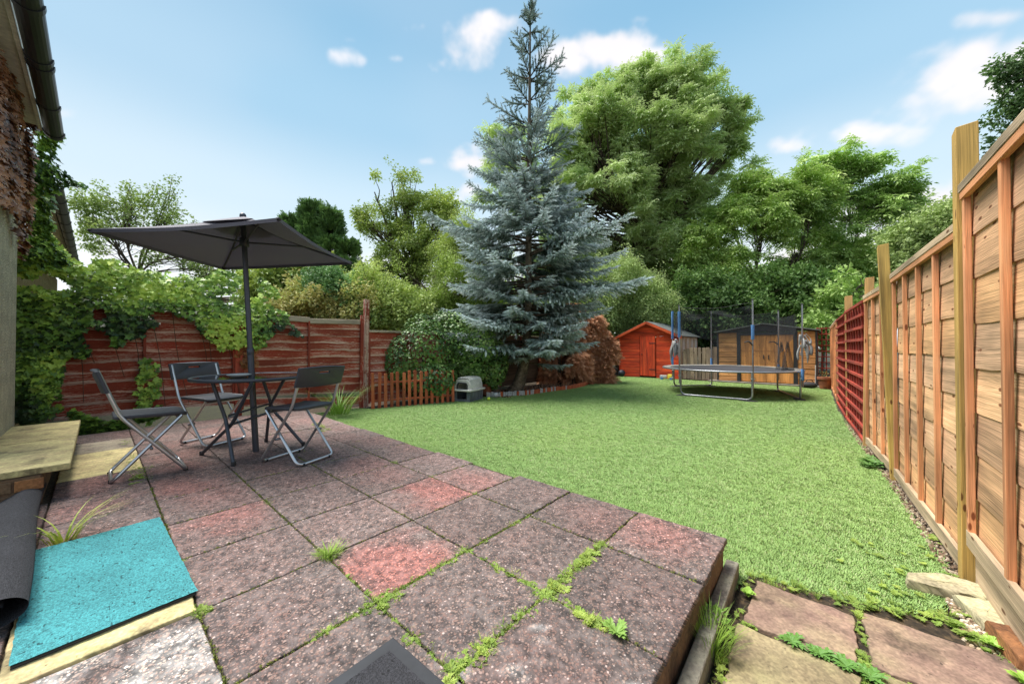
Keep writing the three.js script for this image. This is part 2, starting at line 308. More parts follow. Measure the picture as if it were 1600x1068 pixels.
function tube(pts, r0, r1 = r0, seg = 7, caps = true) {                    // round bar through points, tapering
  const P = pts.map(p => p.isVector3 ? p : V(...p)), n = P.length, pos = [], uv = [], idx = []; let side = null, len = 0;
  for (let i = 0; i < n; i++) {
    const t = P[Math.min(i + 1, n - 1)].clone().sub(P[Math.max(i - 1, 0)]).normalize();
    if (!side) side = (Math.abs(t.y) < 0.9 ? V(0, 1, 0) : V(1, 0, 0)).cross(t).normalize(); else side.sub(t.clone().multiplyScalar(side.dot(t))).normalize();
    const up = t.clone().cross(side), r = typeof r0 === 'function' ? r0(i / (n - 1)) : mixn(r0, r1, i / (n - 1)); if (i) len += P[i].distanceTo(P[i - 1]);
    for (let k = 0; k <= seg; k++) { const a = k / seg * Math.PI * 2, q = P[i].clone().addScaledVector(side, Math.cos(a) * r).addScaledVector(up, Math.sin(a) * r); pos.push(q.x, q.y, q.z); uv.push(k / seg * 2 * Math.PI * r, len); }
    if (i) for (let k = 0; k < seg; k++) { const a = (i - 1) * (seg + 1) + k, b = a + seg + 1; idx.push(a, a + 1, b, b, a + 1, b + 1); }
  }
  if (caps) for (const e of [0, n - 1]) { const c = pos.length / 3; pos.push(P[e].x, P[e].y, P[e].z); uv.push(0, 0); for (let k = 0; k < seg; k++) { const a = e * (seg + 1) + k; e ? idx.push(a, a + 1, c) : idx.push(a + 1, a, c); } }
  const g = new THREE.BufferGeometry(); g.setAttribute('position', new THREE.Float32BufferAttribute(pos, 3)); g.setAttribute('uv', new THREE.Float32BufferAttribute(uv, 2)); g.setIndex(idx); g.computeVertexNormals(); return g;
}
function curve(pts, n = 24) { return new THREE.CatmullRomCurve3(pts.map(p => p.isVector3 ? p : V(...p)), false, 'centripetal').getPoints(n); }
function bendy(pts, r, n = 5) {                                     // a polyline with rounded corners, as bent tube
  const P = pts.map(p => p.isVector3 ? p.clone() : V(...p)), out = [P[0]];
  for (let i = 1; i < P.length - 1; i++) {
    const a = P[i - 1].clone().sub(P[i]), b = P[i + 1].clone().sub(P[i]), k = Math.min(r, a.length() * 0.45, b.length() * 0.45), s = P[i].clone().addScaledVector(a.normalize(), k), e = P[i].clone().addScaledVector(b.normalize(), k);
    for (let t = 0; t <= n; t++) { const u = t / n; out.push(s.clone().multiplyScalar((1 - u) ** 2).addScaledVector(P[i], 2 * u * (1 - u)).addScaledVector(e, u * u)); }
  }
  out.push(P[P.length - 1]); return out;
}
const LB = [];
function lapBoard(L, H, t, tilt, amp, seed, N = 14, unit = false, sag = 0) {      // a lapped fence board: wavy lower edge standing forward, upper edge tucked back
  const r = rng(seed), o = r() * 50, pos = [], uv = [], ou = r() * 2.4, ov = r() * 3, P = [];
  const w = x => amp * ((vn(x * 3.1 + o, 1, 999, 9, 1) - 0.5) * 1.3 + (vn(x * 8 + o, 2, 999, 9, 2) - 0.5) * 0.6);
  for (let i = 0; i <= N; i++) {
    const x = -L / 2 + L * i / N, b = w(x) + sag * (0.5 - i / N), cz = (vn(x * 1.7 + o, 4, 999, 9, 5) - 0.5) * amp * 0.5, tp = sag * (0.5 - i / N) * 0.7;
    P.push([[x, b, tilt + cz - t], [x, b, tilt + cz], [x, b + H * 0.10, tilt + cz + t * 0.1], [x, H + tp, cz * 0.3 + t * 0.3], [x, H + tp, cz * 0.3 - t * 0.4]]);
  }
  const Vv = [-0.06, 0, 0.10, 1, 1.05], q = (a, b, c, d, ua, ub, va, vb) => {
    pos.push(...a, ...b, ...c, ...a, ...c, ...d); uv.push(ua, va, ub, va, ub, vb, ua, va, ub, vb, ua, vb);
  };
  for (let i = 0; i < N; i++) for (let k = 0; k < 5; k++) {
    const m = (k + 1) % 5, va = unit ? Vv[k] : Vv[k] * H + ov, vb = unit ? (m ? Vv[m] : -0.06) : (m ? Vv[m] * H : 0) + ov;
    q(P[i][k], P[i + 1][k], P[i + 1][m], P[i][m], P[i][k][0] + ou, P[i + 1][k][0] + ou, va, vb);
  }
  for (const i of [0, N]) for (let k = 1; k < 4; k++) { const a = P[i][0], b = P[i][k], c = P[i][k + 1]; pos.push(...(i ? [...a, ...b, ...c] : [...a, ...c, ...b])); uv.push(0, 0, 0.02, 0, 0.02, 0.1); }
  let g = fromTris(pos, uv);
  return toCreasedNormals(g, 0.6);
}
function extr(pts, depth, bevel = 0, holes = []) {                  // outline in x, y pushed along z
  const s = new THREE.Shape(pts.map(p => new THREE.Vector2(...p))); for (const h of holes) s.holes.push(new THREE.Path(h.map(p => new THREE.Vector2(...p))));
  const g = new THREE.ExtrudeGeometry(s, { depth, bevelEnabled: !!bevel, bevelSize: bevel, bevelThickness: bevel, bevelSegments: 2, curveSegments: 8 }); return g;
}
function lathe(pts, seg = 24) { return new THREE.LatheGeometry(pts.map(p => new THREE.Vector2(...p)), seg); }
function sheet(poly, y, m, name, kind = 'structure') {              // flat ground sheet from (x, z) corners, uv in metres
  const s = new THREE.Shape(poly.map(([x, z]) => new THREE.Vector2(x, -z))), g = new THREE.ShapeGeometry(s); g.rotateX(-Math.PI / 2); g.translate(0, y, 0);
  const p = g.attributes.position, uv = new Float32Array(p.count * 2); for (let i = 0; i < p.count; i++) { uv[i * 2] = p.getX(i); uv[i * 2 + 1] = p.getZ(i); } g.setAttribute('uv', new THREE.BufferAttribute(uv, 2));
  return tag(part(name, g, m, scene), null, null, null, kind);
}
const inside = (poly, x, y) => { let c = false; for (let i = 0, j = poly.length - 1; i < poly.length; j = i++) { const [a, b] = poly[i], [d, e] = poly[j]; if ((b > y) !== (e > y) && x < (d - a) * (y - b) / (e - b) + a) c = !c; } return c; };
const Mx = (() => { const q = new THREE.Quaternion(), e = new THREE.Euler(); return (p, rx, ry, rz, s, sy = s, sz = s) => new THREE.Matrix4().compose(p, q.setFromEuler(e.set(rx, ry, rz, 'YXZ')), V(s, sy, sz)); })();
const facing = (p, dir, roll, s) => { const q = new THREE.Quaternion().setFromUnitVectors(V(0, 0, 1), dir).multiply(new THREE.Quaternion().setFromAxisAngle(V(0, 0, 1), roll)); return new THREE.Matrix4().compose(p, q, V(s, s, s)); };

// ------------------------------------------------------------------ ground, lawn, patio, path
sheet([[-400, 400], [400, 400], [400, -400], [-400, -400]], -0.16, M.earth, 'ground');
sheet([[-7.2, 0.6], [1.2, 0.6], [1.2, -14.5], [-7.2, -14.5]], -0.02, M.soil, 'soil_bed');
const fenceX = z => { const k = [[0, .56], [-2.79, .54], [-4.44, .475], [-5.74, .385], [-7.1, .31], [-8.75, .235], [-13.6, .16]]; for (let i = 1; i < k.length; i++) if (z >= k[i][0]) { const t = (z - k[i - 1][0]) / (k[i][0] - k[i - 1][0]); return mixn(k[i - 1][1], k[i][1], t); } return .16; };
const lawnPoly = [[-.30, -2.12], [.10, -2.20], [.24, -2.26], [.38, -2.42], [.44, -2.62]];
for (let z = -2.8; z > -13.1; z -= 0.35) lawnPoly.push([fenceX(z) - .075 + .012 * Math.sin(z * 5) + .01 * Math.sin(z * 13), z]);
lawnPoly.push([-.1, -13.12], [-2.6, -13.02], [-3.7, -13.2], [-6.05, -13.1], [-6.2, -12.2], [-5.5, -10.2], [-5.18, -9.1], [-5.2, -7.6], [-5.25, -6.6], [-5.5, -6.05], [-5.75, -5.7], [-5.78, -4.75], [-6.2, -3.3], [-6.5, -3.1], [-6.6, -2.1], [-5.2, -1.9], [-.36, -1.9]);
sheet(lawnPoly, 0.004, M.turf, 'lawn');
{ // blades of the turf
  const r = rng(21), bl = []; 
  for (let b = 0; b < 9; b++) { const a = r() * 6.283, x = (r() - .5) * .05, z = (r() - .5) * .05, h = .005 + r() * .006, w = .0022, dx = Math.cos(a) * h * .9, dz = Math.sin(a) * h * .9, sx = -Math.sin(a) * w, sz = Math.cos(a) * w; bl.push(x - sx, 0, z - sz, x + sx, 0, z + sz, x + dx, h, z + dz); }
  const g = fromTris(bl, new Array(bl.length / 3 * 2).fill(0)), list = [], n = 220000;
  while (list.length < n) {
    const d = Math.pow(r(), 1.6), z = -1.95 - d * 11.1, x = -6.5 + r() * 7.1; if (!inside(lawnPoly, x, z)) continue;
    const k = .86 + r() * .28, q = r(), p = vn(x * .8 + 20, z * .8 + 30, 999, 999, 4) - .5; 
    const c = q < .12 ? [.34, .40, .18] : [.24 + .04 * p, .375 + .03 * p, .105];
    list.push([Mx(V(x, .003, z), 0, r() * 6.283, 0, .8 + r() * .6), c.map(v => v * k)]);
  }
  tag(instances('turf_blades', g, mat([1, 1, 1], { roughness: .7 }), list, scene), 'short green blades of the artificial turf lawn', 'grass');
}

const PAT = .2;                                                // patio top
function slabGeo(x0, x1, z0, z1, top, thick, col, seed, jag = 0, N = 9, rise = 0) {
  const r = rng(seed), w = x1 - x0, d = z1 - z0, cx = (x0 + x1) / 2, cz = (z0 + z1) / 2, pos = [], uv = [], cl = [], idx = [], e = .005, ou = r() * 5, ov = r() * 5, rot = r() < .5, tx = (r() - .5) * .006, tz = (r() - .5) * .006;
  const add = (x, y, z) => { const u = rot ? z : x, v = rot ? x : z; pos.push(x - cx, y, z - cz); uv.push(u + ou, v + ov); const c = col(x, z); cl.push(...c); return pos.length / 3 - 1; };
  const hgt = (x, z) => (x - cx) * tx * 2 + (z - cz) * tz * 2 + (vn(x * 9 + 40, z * 9 + 40, 999, 999, 7) - .5) * .002 + rise;
  const J = (i, j) => jag * (hash2(i, j, seed) - .5) * 2;
  for (let j = 0; j <= N; j++) for (let i = 0; i <= N; i++) { const x = x0 + e + (w - 2 * e) * i / N, z = z0 + e + (d - 2 * e) * j / N; add(x + (i === 0 || i === N ? J(i, j) : 0), hgt(x, z), z + (j === 0 || j === N ? J(j + 50, i) : 0)); }
  const id = (i, j) => j * (N + 1) + i;
  for (let j = 0; j < N; j++) for (let i = 0; i < N; i++) idx.push(id(i, j), id(i, j + 1), id(i + 1, j), id(i + 1, j), id(i, j + 1), id(i + 1, j + 1));
  const rim = []; for (let i = 0; i < N; i++) rim.push(id(i, 0)); for (let j = 0; j < N; j++) rim.push(id(N, j)); for (let i = N; i > 0; i--) rim.push(id(i, N)); for (let j = N; j > 0; j--) rim.push(id(0, j));
  const out = rim.map(k => { const x = pos[k * 3], y = pos[k * 3 + 1], z = pos[k * 3 + 2], s = Math.abs(x) > w / 2 - e * 2.5 ? Math.sign(x) : 0, t = Math.abs(z) > d / 2 - e * 2.5 ? Math.sign(z) : 0; return add(x + s * e + cx, y - e * .8, z + t * e + cz); });
  const low = out.map(k => { const i = add(pos[k * 3] + cx, -thick, pos[k * 3 + 2] + cz); uv[i * 2 + 1] += thick; return i; });
  for (let k = 0; k < rim.length; k++) { const m = (k + 1) % rim.length; idx.push(rim[k], rim[m], out[k], out[k], rim[m], out[m], out[k], out[m], low[k], low[k], out[m], low[m]); }
  const g = new THREE.BufferGeometry(); g.setAttribute('position', new THREE.Float32BufferAttribute(pos, 3)); g.setAttribute('uv', new THREE.Float32BufferAttribute(uv, 2)); g.setAttribute('color', new THREE.Float32BufferAttribute(cl, 3)); g.setIndex(idx); g.computeVertexNormals(); g.userData.at = [cx, top, cz]; return g;
}
const patio = new THREE.Group(); patio.name = 'patio'; patio.userData.kind = 'structure'; scene.add(patio);
{
  const side = box(5.60, .185, 2.62, -3.18, .0775, -.70, 0, 'x');
  part('patio_wall', side, M.wallside, patio);
  const bed = box(5.58, .012, 2.61, -3.18, .176, -.705); part('joint_bed', bed, M.soil, patio);
  const xs = [-.365, -.805, -1.25, -1.69, -2.15, -2.61, -3.07, -3.53, -3.99, -4.45, -4.91, -5.42, -5.95], zs = [.60, .18, -.245, -.682, -1.127, -1.585, -2.03];
  const red = { '2,3': [1.5, .72, .35], '3,4': [1.6, .55, .8], '4,2': [.9, .1, .55], '5,2': [.5, .3, .7], '6,2': [.9, .6, .3], '6,3': [.4, .5, .5], '7,2': [.7, .5, .5], '8,2': [.6, .5, .5], '6,1': [.5, .6, .4], '7,1': [.75, .5, .5], '0,5': [.75, .4, .7], '1,5': [.35, .6, .5], '3,5': [.7, .6, .4], '0,3': [.25, .4, .2], '5,4': [.5, .7, .5], '7,3': [.4, .5, .5], '8,3': [.3, .5, .5], '4,4': [.35, .4, .6], '9,3': [.4, .5, .5], '5,3': [.25, .5, .5], '9,2': [.5, .5, .5], '0,2': [.4, .6, .4], '4,1': [.2, .5, .5], '10,3': [.5, .5, .5] };
  const tone = { '0,3': .78, '0,4': .72, '1,4': .74, '2,4': .70, '1,3': .86, '1,5': .72, '2,5': .74, '1,2': .92, '0,2': .80, '2,2': .88, '3,3': .98, '4,5': .95, '5,5': .78, '6,5': .74, '7,5': .8 };
  for (let b = 0; b < xs.length - 1; b++) for (let a = 0; a < zs.length - 1; a++) {
    if (a === 0 && b > 6) continue;
    const x1 = xs[b] - .0035, x0 = xs[b + 1] + .0035, z1 = zs[a] - .0035; let z0 = zs[a + 1] + .0035; const seed = b * 31 + a * 7 + 5, rs = rng(seed);
    if (a === 5 && b >= 3) z0 += .01 + .05 * (b === 3 ? 1 : rs());
    const key = `${b},${a}`, cream = a === 1 && ((b >= 8 && b <= 9) || b === 3 || b === 4), grey = a === 1 && b === 10, plain = cream || grey;
    const t = (tone[key] || .90) * (.93 + rs() * .14), rd = red[key] || [.12 + (b > 4 ? .18 : 0), rs(), rs()], warm = b >= 3 ? .06 : 0;
    const col = (x, z) => {
      const u = (x - x0) / (x1 - x0), v = (z1 - z) / (z1 - z0), big = fb(x * .11 + 10, z * .11 + 10, 40, 40, 4, 90), f = fb(x * .5 + 3, z * .5 + 3, 20, 20, 4, 91);
      if (plain) { const k = .85 + .5 * (f - .5) + .35 * (big - .5); return cream ? [1.25 * k, 1.06 * k, .53 * k] : [.70 * k, .60 * k, .45 * k]; }
      const k = t * 1.07 * (.97 + .24 * (big - .5) + .10 * (f - .5));
      let w = rd[0] * sstep(.80, .0, Math.hypot((u - rd[1]) * .8, (v - rd[2])) + (f - .5) * .7); w = clamp(w * .85 + .25 * (big - .4), 0, 1);
      let c = [.91 + warm * .7, .79, .765].map((q, i) => k * mixn(q, [1.55, .76, .70][i], w));
      if (b === 2 && a === 1) { const m = sstep(.36, .6, fb(x * .35 + 8, z * .35 + 4, 20, 20, 5, 77) + .35 * (.5 - Math.hypot(u - .6, v - .5))); c = c.map((q, i) => mixn(q, [2.1, 2.08, 2.05][i], m)); }
      if (b === 0 && a <= 3) { const m = sstep(.68, .76, fb(x * 1.3 + 8, z * 1.3 + 4, 60, 60, 4, 78)); c = c.map((q, i) => mixn(q, 2.2, m * .8)); }
      return c;
    };
    const g = slabGeo(x0, x1, z0, z1, PAT, plain ? .022 : .024, col, seed, a === 5 ? .004 : .002, 12, plain && b < 6 ? .006 : (rs() - .5) * .004);
    const o = part('paving_slab', g, plain ? M.stone : M.slab, patio); o.position.set(...g.userData.at);
  }
}
tag(part('kerb', box(.055, .10, 1.1, -.312, .02, -1.55, .006, 'z').rotateY(.02), M.concrete, scene), null, null, null, 'structure');
sheet([[-.29, -.5], [.62, -.5], [.62, -2.22], [.36, -2.30], [.06, -2.20], [-.29, -2.13]], .008, M.soil, 'path_bed');
const path = new THREE.Group(); path.name = 'garden_path'; path.userData.kind = 'structure'; scene.add(path);
{
  const pink = [.56, .38, .29], yel = [.64, .54, .30], cols = (base, alt, s) => (x, z) => { const f = fb(x * .35 + s, z * .35 + s, 20, 20, 5, 95), m = sstep(.48, .68, f), k = .86 + .5 * (fb(x * .9 + s, z * .9, 30, 30, 3, 96) - .5); return base.map((q, i) => k * mixn(q, alt[i], m * .32)); };
  [[-.255, .085, -2.08, -1.735, pink, yel, 3], [.115, .56, -2.14, -1.80, pink, yel, 9], [-.265, .09, -1.71, -1.20, yel, pink, 15], [.12, .56, -1.775, -1.22, yel, pink, 21], [-.26, .09, -1.18, -.6, yel, pink, 23], [.12, .56, -1.2, -.6, pink, yel, 27]].forEach(([x0, x1, z0, z1, a, b, s]) => {
    const g = slabGeo(x0, x1, z0, z1, .022, .04, cols(a, b, s), s, .007, 10), o = part('paving_slab', g, M.stone, path); o.position.set(...g.userData.at); o.rotation.y = (hash2(s, 1, 2) - .5) * .05;
  });
}

// ------------------------------------------------------------------ house and neighbour
{
  const h = thing('house', 'pebbledashed cream house wall under cream eaves with a dark gutter, at the far left', 'house');
  part('wall', box(1.52, 3.3, .3, -4.96, 1.85, .65, 0, 'x'), M.dash, h);
  const rf = part('roof', box(2.4, .05, .6, 0, 0, 0).rotateX(-.62).translate(-4.45, 3.50, .62), M.roofTile, h);
  part('soffit', box(2.4, .02, .12, -4.4, 3.235, .44, 0, 'x'), M.fascia, h);
  part('fascia', box(2.4, .17, .025, -4.43, 3.285, .372, .004, 'x'), M.fascia, h);
  const gp = []; for (let i = 0; i <= 10; i++) { const a = Math.PI * (1 + i / 10); gp.push([Math.cos(a) * .062, Math.sin(a) * .062]); }
  for (let i = 10; i >= 0; i--) { const a = Math.PI * (1 + i / 10); gp.push([Math.cos(a) * .056, Math.sin(a) * .056]); }
  const ext = (L, s = 1) => extr(gp.map(p => [p[0] * s, p[1] * s]), L).rotateY(Math.PI / 2);
  const gu = part('gutter', ext(2.45).translate(-5.66, 3.21, .292), M.gutter, h);
  for (const x of [-5.63, -5.02, -4.35, -4.25, -3.62]) part('bracket', ext(.05, 1.12).translate(x, 3.213, .292), M.gutter, gu);
  const n = thing('neighbouring_house', 'low eaves of the house next door beyond the ivy, with its own dark gutter', 'house');
  part('wall', box(9.2, 2.9, .3, -10.4, 1.4, .84, 0, 'x'), M.render2, n);
  part('fascia', box(7.9, .19, .025, -10.8, 3.12, .42, .004, 'x'), M.fascia, n);
  part('soffit', box(7.9, .02, .24, -10.8, 3.02, .55, 0, 'x'), M.fascia, n);
  part('roof', box(8.1, .05, .6, 0, 0, 0).rotateX(-.62).translate(-10.8, 3.34, .66), M.roofTile, n);
  const g2 = part('gutter', ext(7.9).translate(-14.75, 3.06, .345), M.gutter, n);
  for (let x = -6.95; x > -13; x -= .62) part('bracket', ext(.05, 1.12).translate(x, 3.063, .345), M.gutter, g2);
}
{ // stone-topped brick step
  const s = thing('stone_step', 'low brick step topped with four pale yellow stone slabs against the house wall', 'step', [-4.55, PAT, .38]);
  part('base', box(2.0, .175, .40, 0, .0875, .03, .006, 'x'), M.wallside, s);
  for (let i = 0; i < 4; i++) part('coping_slab', box(.492, .04, .50, -.75 + i * .5, .195 + (i % 2) * .0015, -.03 + .25 - .25, .006, 'z'), M.creamStone, s);
  for (let k = 0; k < 2; k++) for (let i = 0; i < 4; i++) part('brick', box(.012, .062, .105, 1.002, .045 + k * .08, -.105 + i * .115 - (k ? .05 : 0) + .03, .003, 'z'), [M.wallside, M.concrete, M.brick][(i + k * 2) % 3], s);
}

// ------------------------------------------------------------------ fences
// local x along the panel, z towards the garden
function lapPanel(t, L, y0, y1, n, o) {
  const H = (y1 - y0) / n;
  for (let i = 0; i < n; i++) {
    const b = part('board', lapBoard(L, H * 1.2, .009, o.tilt || .016, o.amp || .012, o.seed + i * 3, 16, o.unit, o.sag && i < 2 ? o.sag * (i ? .4 : 1) : 0), o.mats[(i * 7 + o.seed) % o.mats.length], t);
    b.position.y = y0 + i * H - (o.sag && i === 0 ? .08 : 0); b.rotation.z = o.seed ? (hash2(i, o.seed, 3) - .5) * .006 : 0;
  }
  for (const x of o.battens) { const b = part('batten', box(.030, y1 - y0 + .02, .024, 0, 0, 0, .003, 'y'), o.bm[(Math.abs(Math.round(x * 10)) + o.seed) % o.bm.length], t); b.position.set(x, (y0 + y1) / 2, (o.tilt || .016) + .018); }
  if (o.rails) { part('rail', box(L, .035, .024, 0, y1 - .005, .034, .002, 'x'), o.bm[0], t); part('rail', box(L, .075, .022, 0, y0 + .02, .030, .002, 'x'), o.rm || o.bm[1 % o.bm.length], t); }
  if (o.cap) part('cap', box(L + .02, .042, .075, 0, y1 + .033, .012, .004, 'x'), o.cap, t);
}
function rightSpan(z0, z1) { const a = fenceX(z0), b = fenceX(z1); return { pos: [(a + b) / 2, 0, (z0 + z1) / 2], L: Math.hypot(z0 - z1, a - b), turn: -Math.PI / 2 - Math.atan2(a - b, z0 - z1) * -1 }; }
const RP = 'tan lap fence panels with orange battens', RPOST = 'timber fence posts on the right';
[[-.85, -2.70, .22, 1.86, 8, 'tall tan lap fence panel nearest the camera, standing higher than the next', [-.72, -.25, .22, .69].map(v => -v)],
 [-2.80, -4.42, .06, 1.70, 8, 'tan lap fence panel with a gap in its boards, between the first and second posts'],
 [-4.50, -5.72, .06, 1.66, 8, 'narrow tan lap fence panel adjoining the red lattice fence']].forEach(([z0, z1, y0, y1, n, label], i) => {
  const s = rightSpan(z0, z1), t = thing('lap_fence', label, 'fence panel', s.pos, s.turn, RP), nb = i === 2 ? 4 : 5, bat = [];
  for (let k = 0; k < nb; k++) bat.push(-s.L / 2 + .02 + (s.L - .04) * k / (nb - 1));
  if (!i) part('gravel_board', box(s.L, .20, .03, 0, .10, .0, .004, 'x'), W.cap, t);
  lapPanel(t, s.L, y0, y1, n, { seed: 40 + i * 50, mats: W.tan, bm: W.batten, cap: W.cap, rails: true, rm: W.cap, battens: bat, amp: .009, tilt: .010 });
});
function post(base, top, w, d, m, label, group) {
  const t = thing('fence_post', label, 'fence post', base, 0, group), dir = V(top[0] - base[0], top[1] - base[1], top[2] - base[2]), h = dir.length();
  const g = box(w, h + .3, d, 0, h / 2 - .15, 0, .004, 'y'); const p = g.attributes.position; for (let i = 0; i < p.count; i++) if (p.getY(i) > h - .02) p.setY(i, p.getY(i) + p.getZ(i) * .18 + (p.getX(i)) * .1);
  const o = part('timber', g, m, t); o.quaternion.setFromUnitVectors(V(0, 1, 0), dir.normalize()); return t;
}
post([.525, 0, -2.755], [.525, 2.20, -2.755], .072, .07, W.post[0], 'tallest tan timber post rising far above the nearest fence panels', RPOST);
post([.455, 0, -4.47], [.395, 2.02, -4.50], .07, .07, W.post[1], 'leaning tan timber post standing proud of the middle lap panels', RPOST);
post([.365, 0, -5.78], [.40, 1.92, -5.80], .075, .07, W.post[2], 'pale orange timber post where tan panels meet the red lattice fence', RPOST);
post([.30, 0, -7.72], [.295, 1.92, -7.72], .09, .09, W.post[2], 'short pale timber post rising between the red lattice panels', RPOST);
function latticePanel(z0, z1, h, label) {
  const s = rightSpan(z0, z1), t = thing('lattice_fence', label, 'fence panel', s.pos, s.turn, 'red lattice fence panels'), nv = Math.max(4, Math.round(s.L / .26)), nh = Math.round(h / .15);
  for (let i = 0; i < nh; i++) part('board', box(s.L, h / nh - .004, .012, 0, .04 + h * (i + .5) / nh, -.016, 0, 'x'), W.lattice[i % 2], t);
  for (let i = 0; i <= nv; i++) part('slat', box(i % nv ? .03 : .05, h, .018, -s.L / 2 + .02 + (s.L - .04) * i / nv, .04 + h / 2, .010, .002, 'y'), W.lattice[i % 2], t);
  for (let i = 0; i <= nh; i++) part('slat', box(s.L, .034, .026, 0, .04 + h * i / nh, .034, .002, 'x'), W.lattice[0], t);
}
latticePanel(-5.84, -7.66, 1.62, 'red lattice fence panel beside the pale orange post');
latticePanel(-7.78, -9.6, 1.60, 'red lattice fence panel farther down, beyond the short pale post');
{ const s = rightSpan(-9.66, -13.1), t = thing('lap_fence', 'plain orange board fence at the far right corner of the garden', 'fence panel', s.pos, s.turn); lapPanel(t, s.L, .05, 1.62, 9, { seed: 9, mats: W.brown, bm: W.batten, cap: W.cap, rails: true, battens: [-1.7, -.85, 0, .85, 1.7], amp: .006 }); }
{ // trellis screen between the brown shed and the right fence
  const t = thing('trellis', 'square red trellis screen standing between the brown shed and the right fence', 'trellis', [0.0, 0, -13.3]);
  for (let i = 0; i < 4; i++) part('slat', box(.028, 1.66, .02, -.14 + i * .093, .84, 0, .002, 'y'), W.lattice[i % 2], t);
  for (let i = 0; i < 11; i++) part('slat', box(.33, .028, .02, 0, .06 + i * .158, .021, .002, 'x'), W.lattice[(i + 1) % 2], t);
}
// left boundary, faces +x
const LX = -6.65, LPOST = 'red timber posts of the left fence';
[[.55, -1.35, .30, 1.58, 10, 'weathered red lap fence panel under hanging ivy, nearest the house', 0], [-1.42, -3.30, .20, 1.56, 11, 'weathered red lap fence panel with a bleached cap, left of the tall red post', .22]].forEach(([z0, z1, y0, y1, n, label, sag], i) => {
  const t = thing('lap_fence', label, 'fence panel', [LX, 0, (z0 + z1) / 2], Math.PI / 2, 'weathered red fence panels on the left'), L = z0 - z1;
  lapPanel(t, L, y0, y1, n, { seed: 300 + i * 60, mats: W.worn, bm: [W.wornPlain], cap: i ? null : W.silver, battens: [-L / 2 + .02, 0, L / 2 - .02], amp: .022, unit: true, sag });
  if (i) for (const [x, yy, r] of [[-.47, 1.60, .02], [.47, 1.585, -.03]]) { const c = part('cap', box(.95, .085, .05, 0, 0, 0, .005, 'x'), W.silver, t); c.position.set(x, yy, .02); c.rotation.z = -r; }
});
[[-3.42, -5.2, 'red lap fence panel half hidden by ivy, right of the tall red post', W.worn, true], [-5.26, -7.06, 'dark old lap fence panel in shade behind the spruce trunk', W.oldBoard, false], [-7.12, -8.9, 'dark old lap fence panel right of the spruce trunk', W.oldBoard, false], [-8.96, -10.9, 'dark lap fence panel behind the dead brown conifer', W.oldBoard, false], [-10.96, -13.2, 'dull red lap fence panel beside the red shed', W.worn, true]].forEach(([z0, z1, label, mats, unit], i) => {
  const L = z0 - z1, t = thing('lap_fence', label, 'fence panel', [LX, 0, (z0 + z1) / 2], Math.PI / 2, 'lap fence panels along the far left boundary');
  lapPanel(t, L, .05, 1.40, 9, { seed: 500 + i * 40, mats, bm: [W.wornPlain], cap: W.silver, battens: [-L / 2 + .02, 0, L / 2 - .02], amp: .018, unit });
});
post([LX + .03, 0, -3.36], [LX + .02, 2.03, -3.38], .085, .085, W.worn[3], 'tall weathered red post at the end of the left fence', LPOST);
post([LX + .05, 0, -3.27], [LX + .05, 1.72, -3.28], .04, .06, W.worn[1], 'thin bleached red post strapped beside the tall one', LPOST);
post([LX + .03, 0, -1.385], [LX + .03, 1.60, -1.385], .07, .09, W.wornPlain, 'plain red post behind the table joining the two left panels', LPOST);
{ // low picket fence
  const a = V(-6.22, 0, -3.27), b = V(-5.74, 0, -4.80), d = b.clone().sub(a), L = d.length(), turn = Math.atan2(-d.z, d.x), c = a.clone().add(b).multiplyScalar(.5);
  const t = thing('picket_fence', 'low orange-red picket fence in front of the ivy', 'picket fence', [c.x, 0, c.z], turn);
  for (let i = 0; i < 15; i++) { const h = .62 + .05 * hash2(i, 4, 9), k = part('picket', extr([[-.026, 0], [.026, 0], [.026, h - .012], [.014, h], [-.014, h], [-.026, h - .012]], .016, .002), W.picket[i % 3], t); boxUV(k.geometry, 'y', i * .37, i * .11); k.position.set(-L / 2 + L * (i + .25) / 14.5, .01, .012); k.rotation.z = (hash2(i, 7, 2) - .5) * .05; }
  for (const y of [.14, .47]) part('rail', box(L, .035, .02, 0, y, -.008, .003, 'x'), W.picket[1], t);
}
{ // rustic pale paling between the sheds
  const t = thing('paling_fence', 'grey weathered paling fence closing the gap between the two sheds', 'fence', [-3.18, 0, -13.32]);
  for (let i = 0; i < 9; i++) { const h = .98 + .12 * hash2(i, 3, 5); const b = part('paling', box(.09 + .03 * hash2(i, 1, 5), h, .018, 0, h / 2, 0, .004, 'y'), W.rustic[i % 3], t); b.position.set(-.46 + i * .118, .02, .02); b.rotation.z = (hash2(i, 9, 1) - .5) * .03; }
  for (const y of [.25, .93]) part('rail', box(1.06, .06, .03, 0, y, -.01, .003, 'x'), W.rustic[2], t);
}

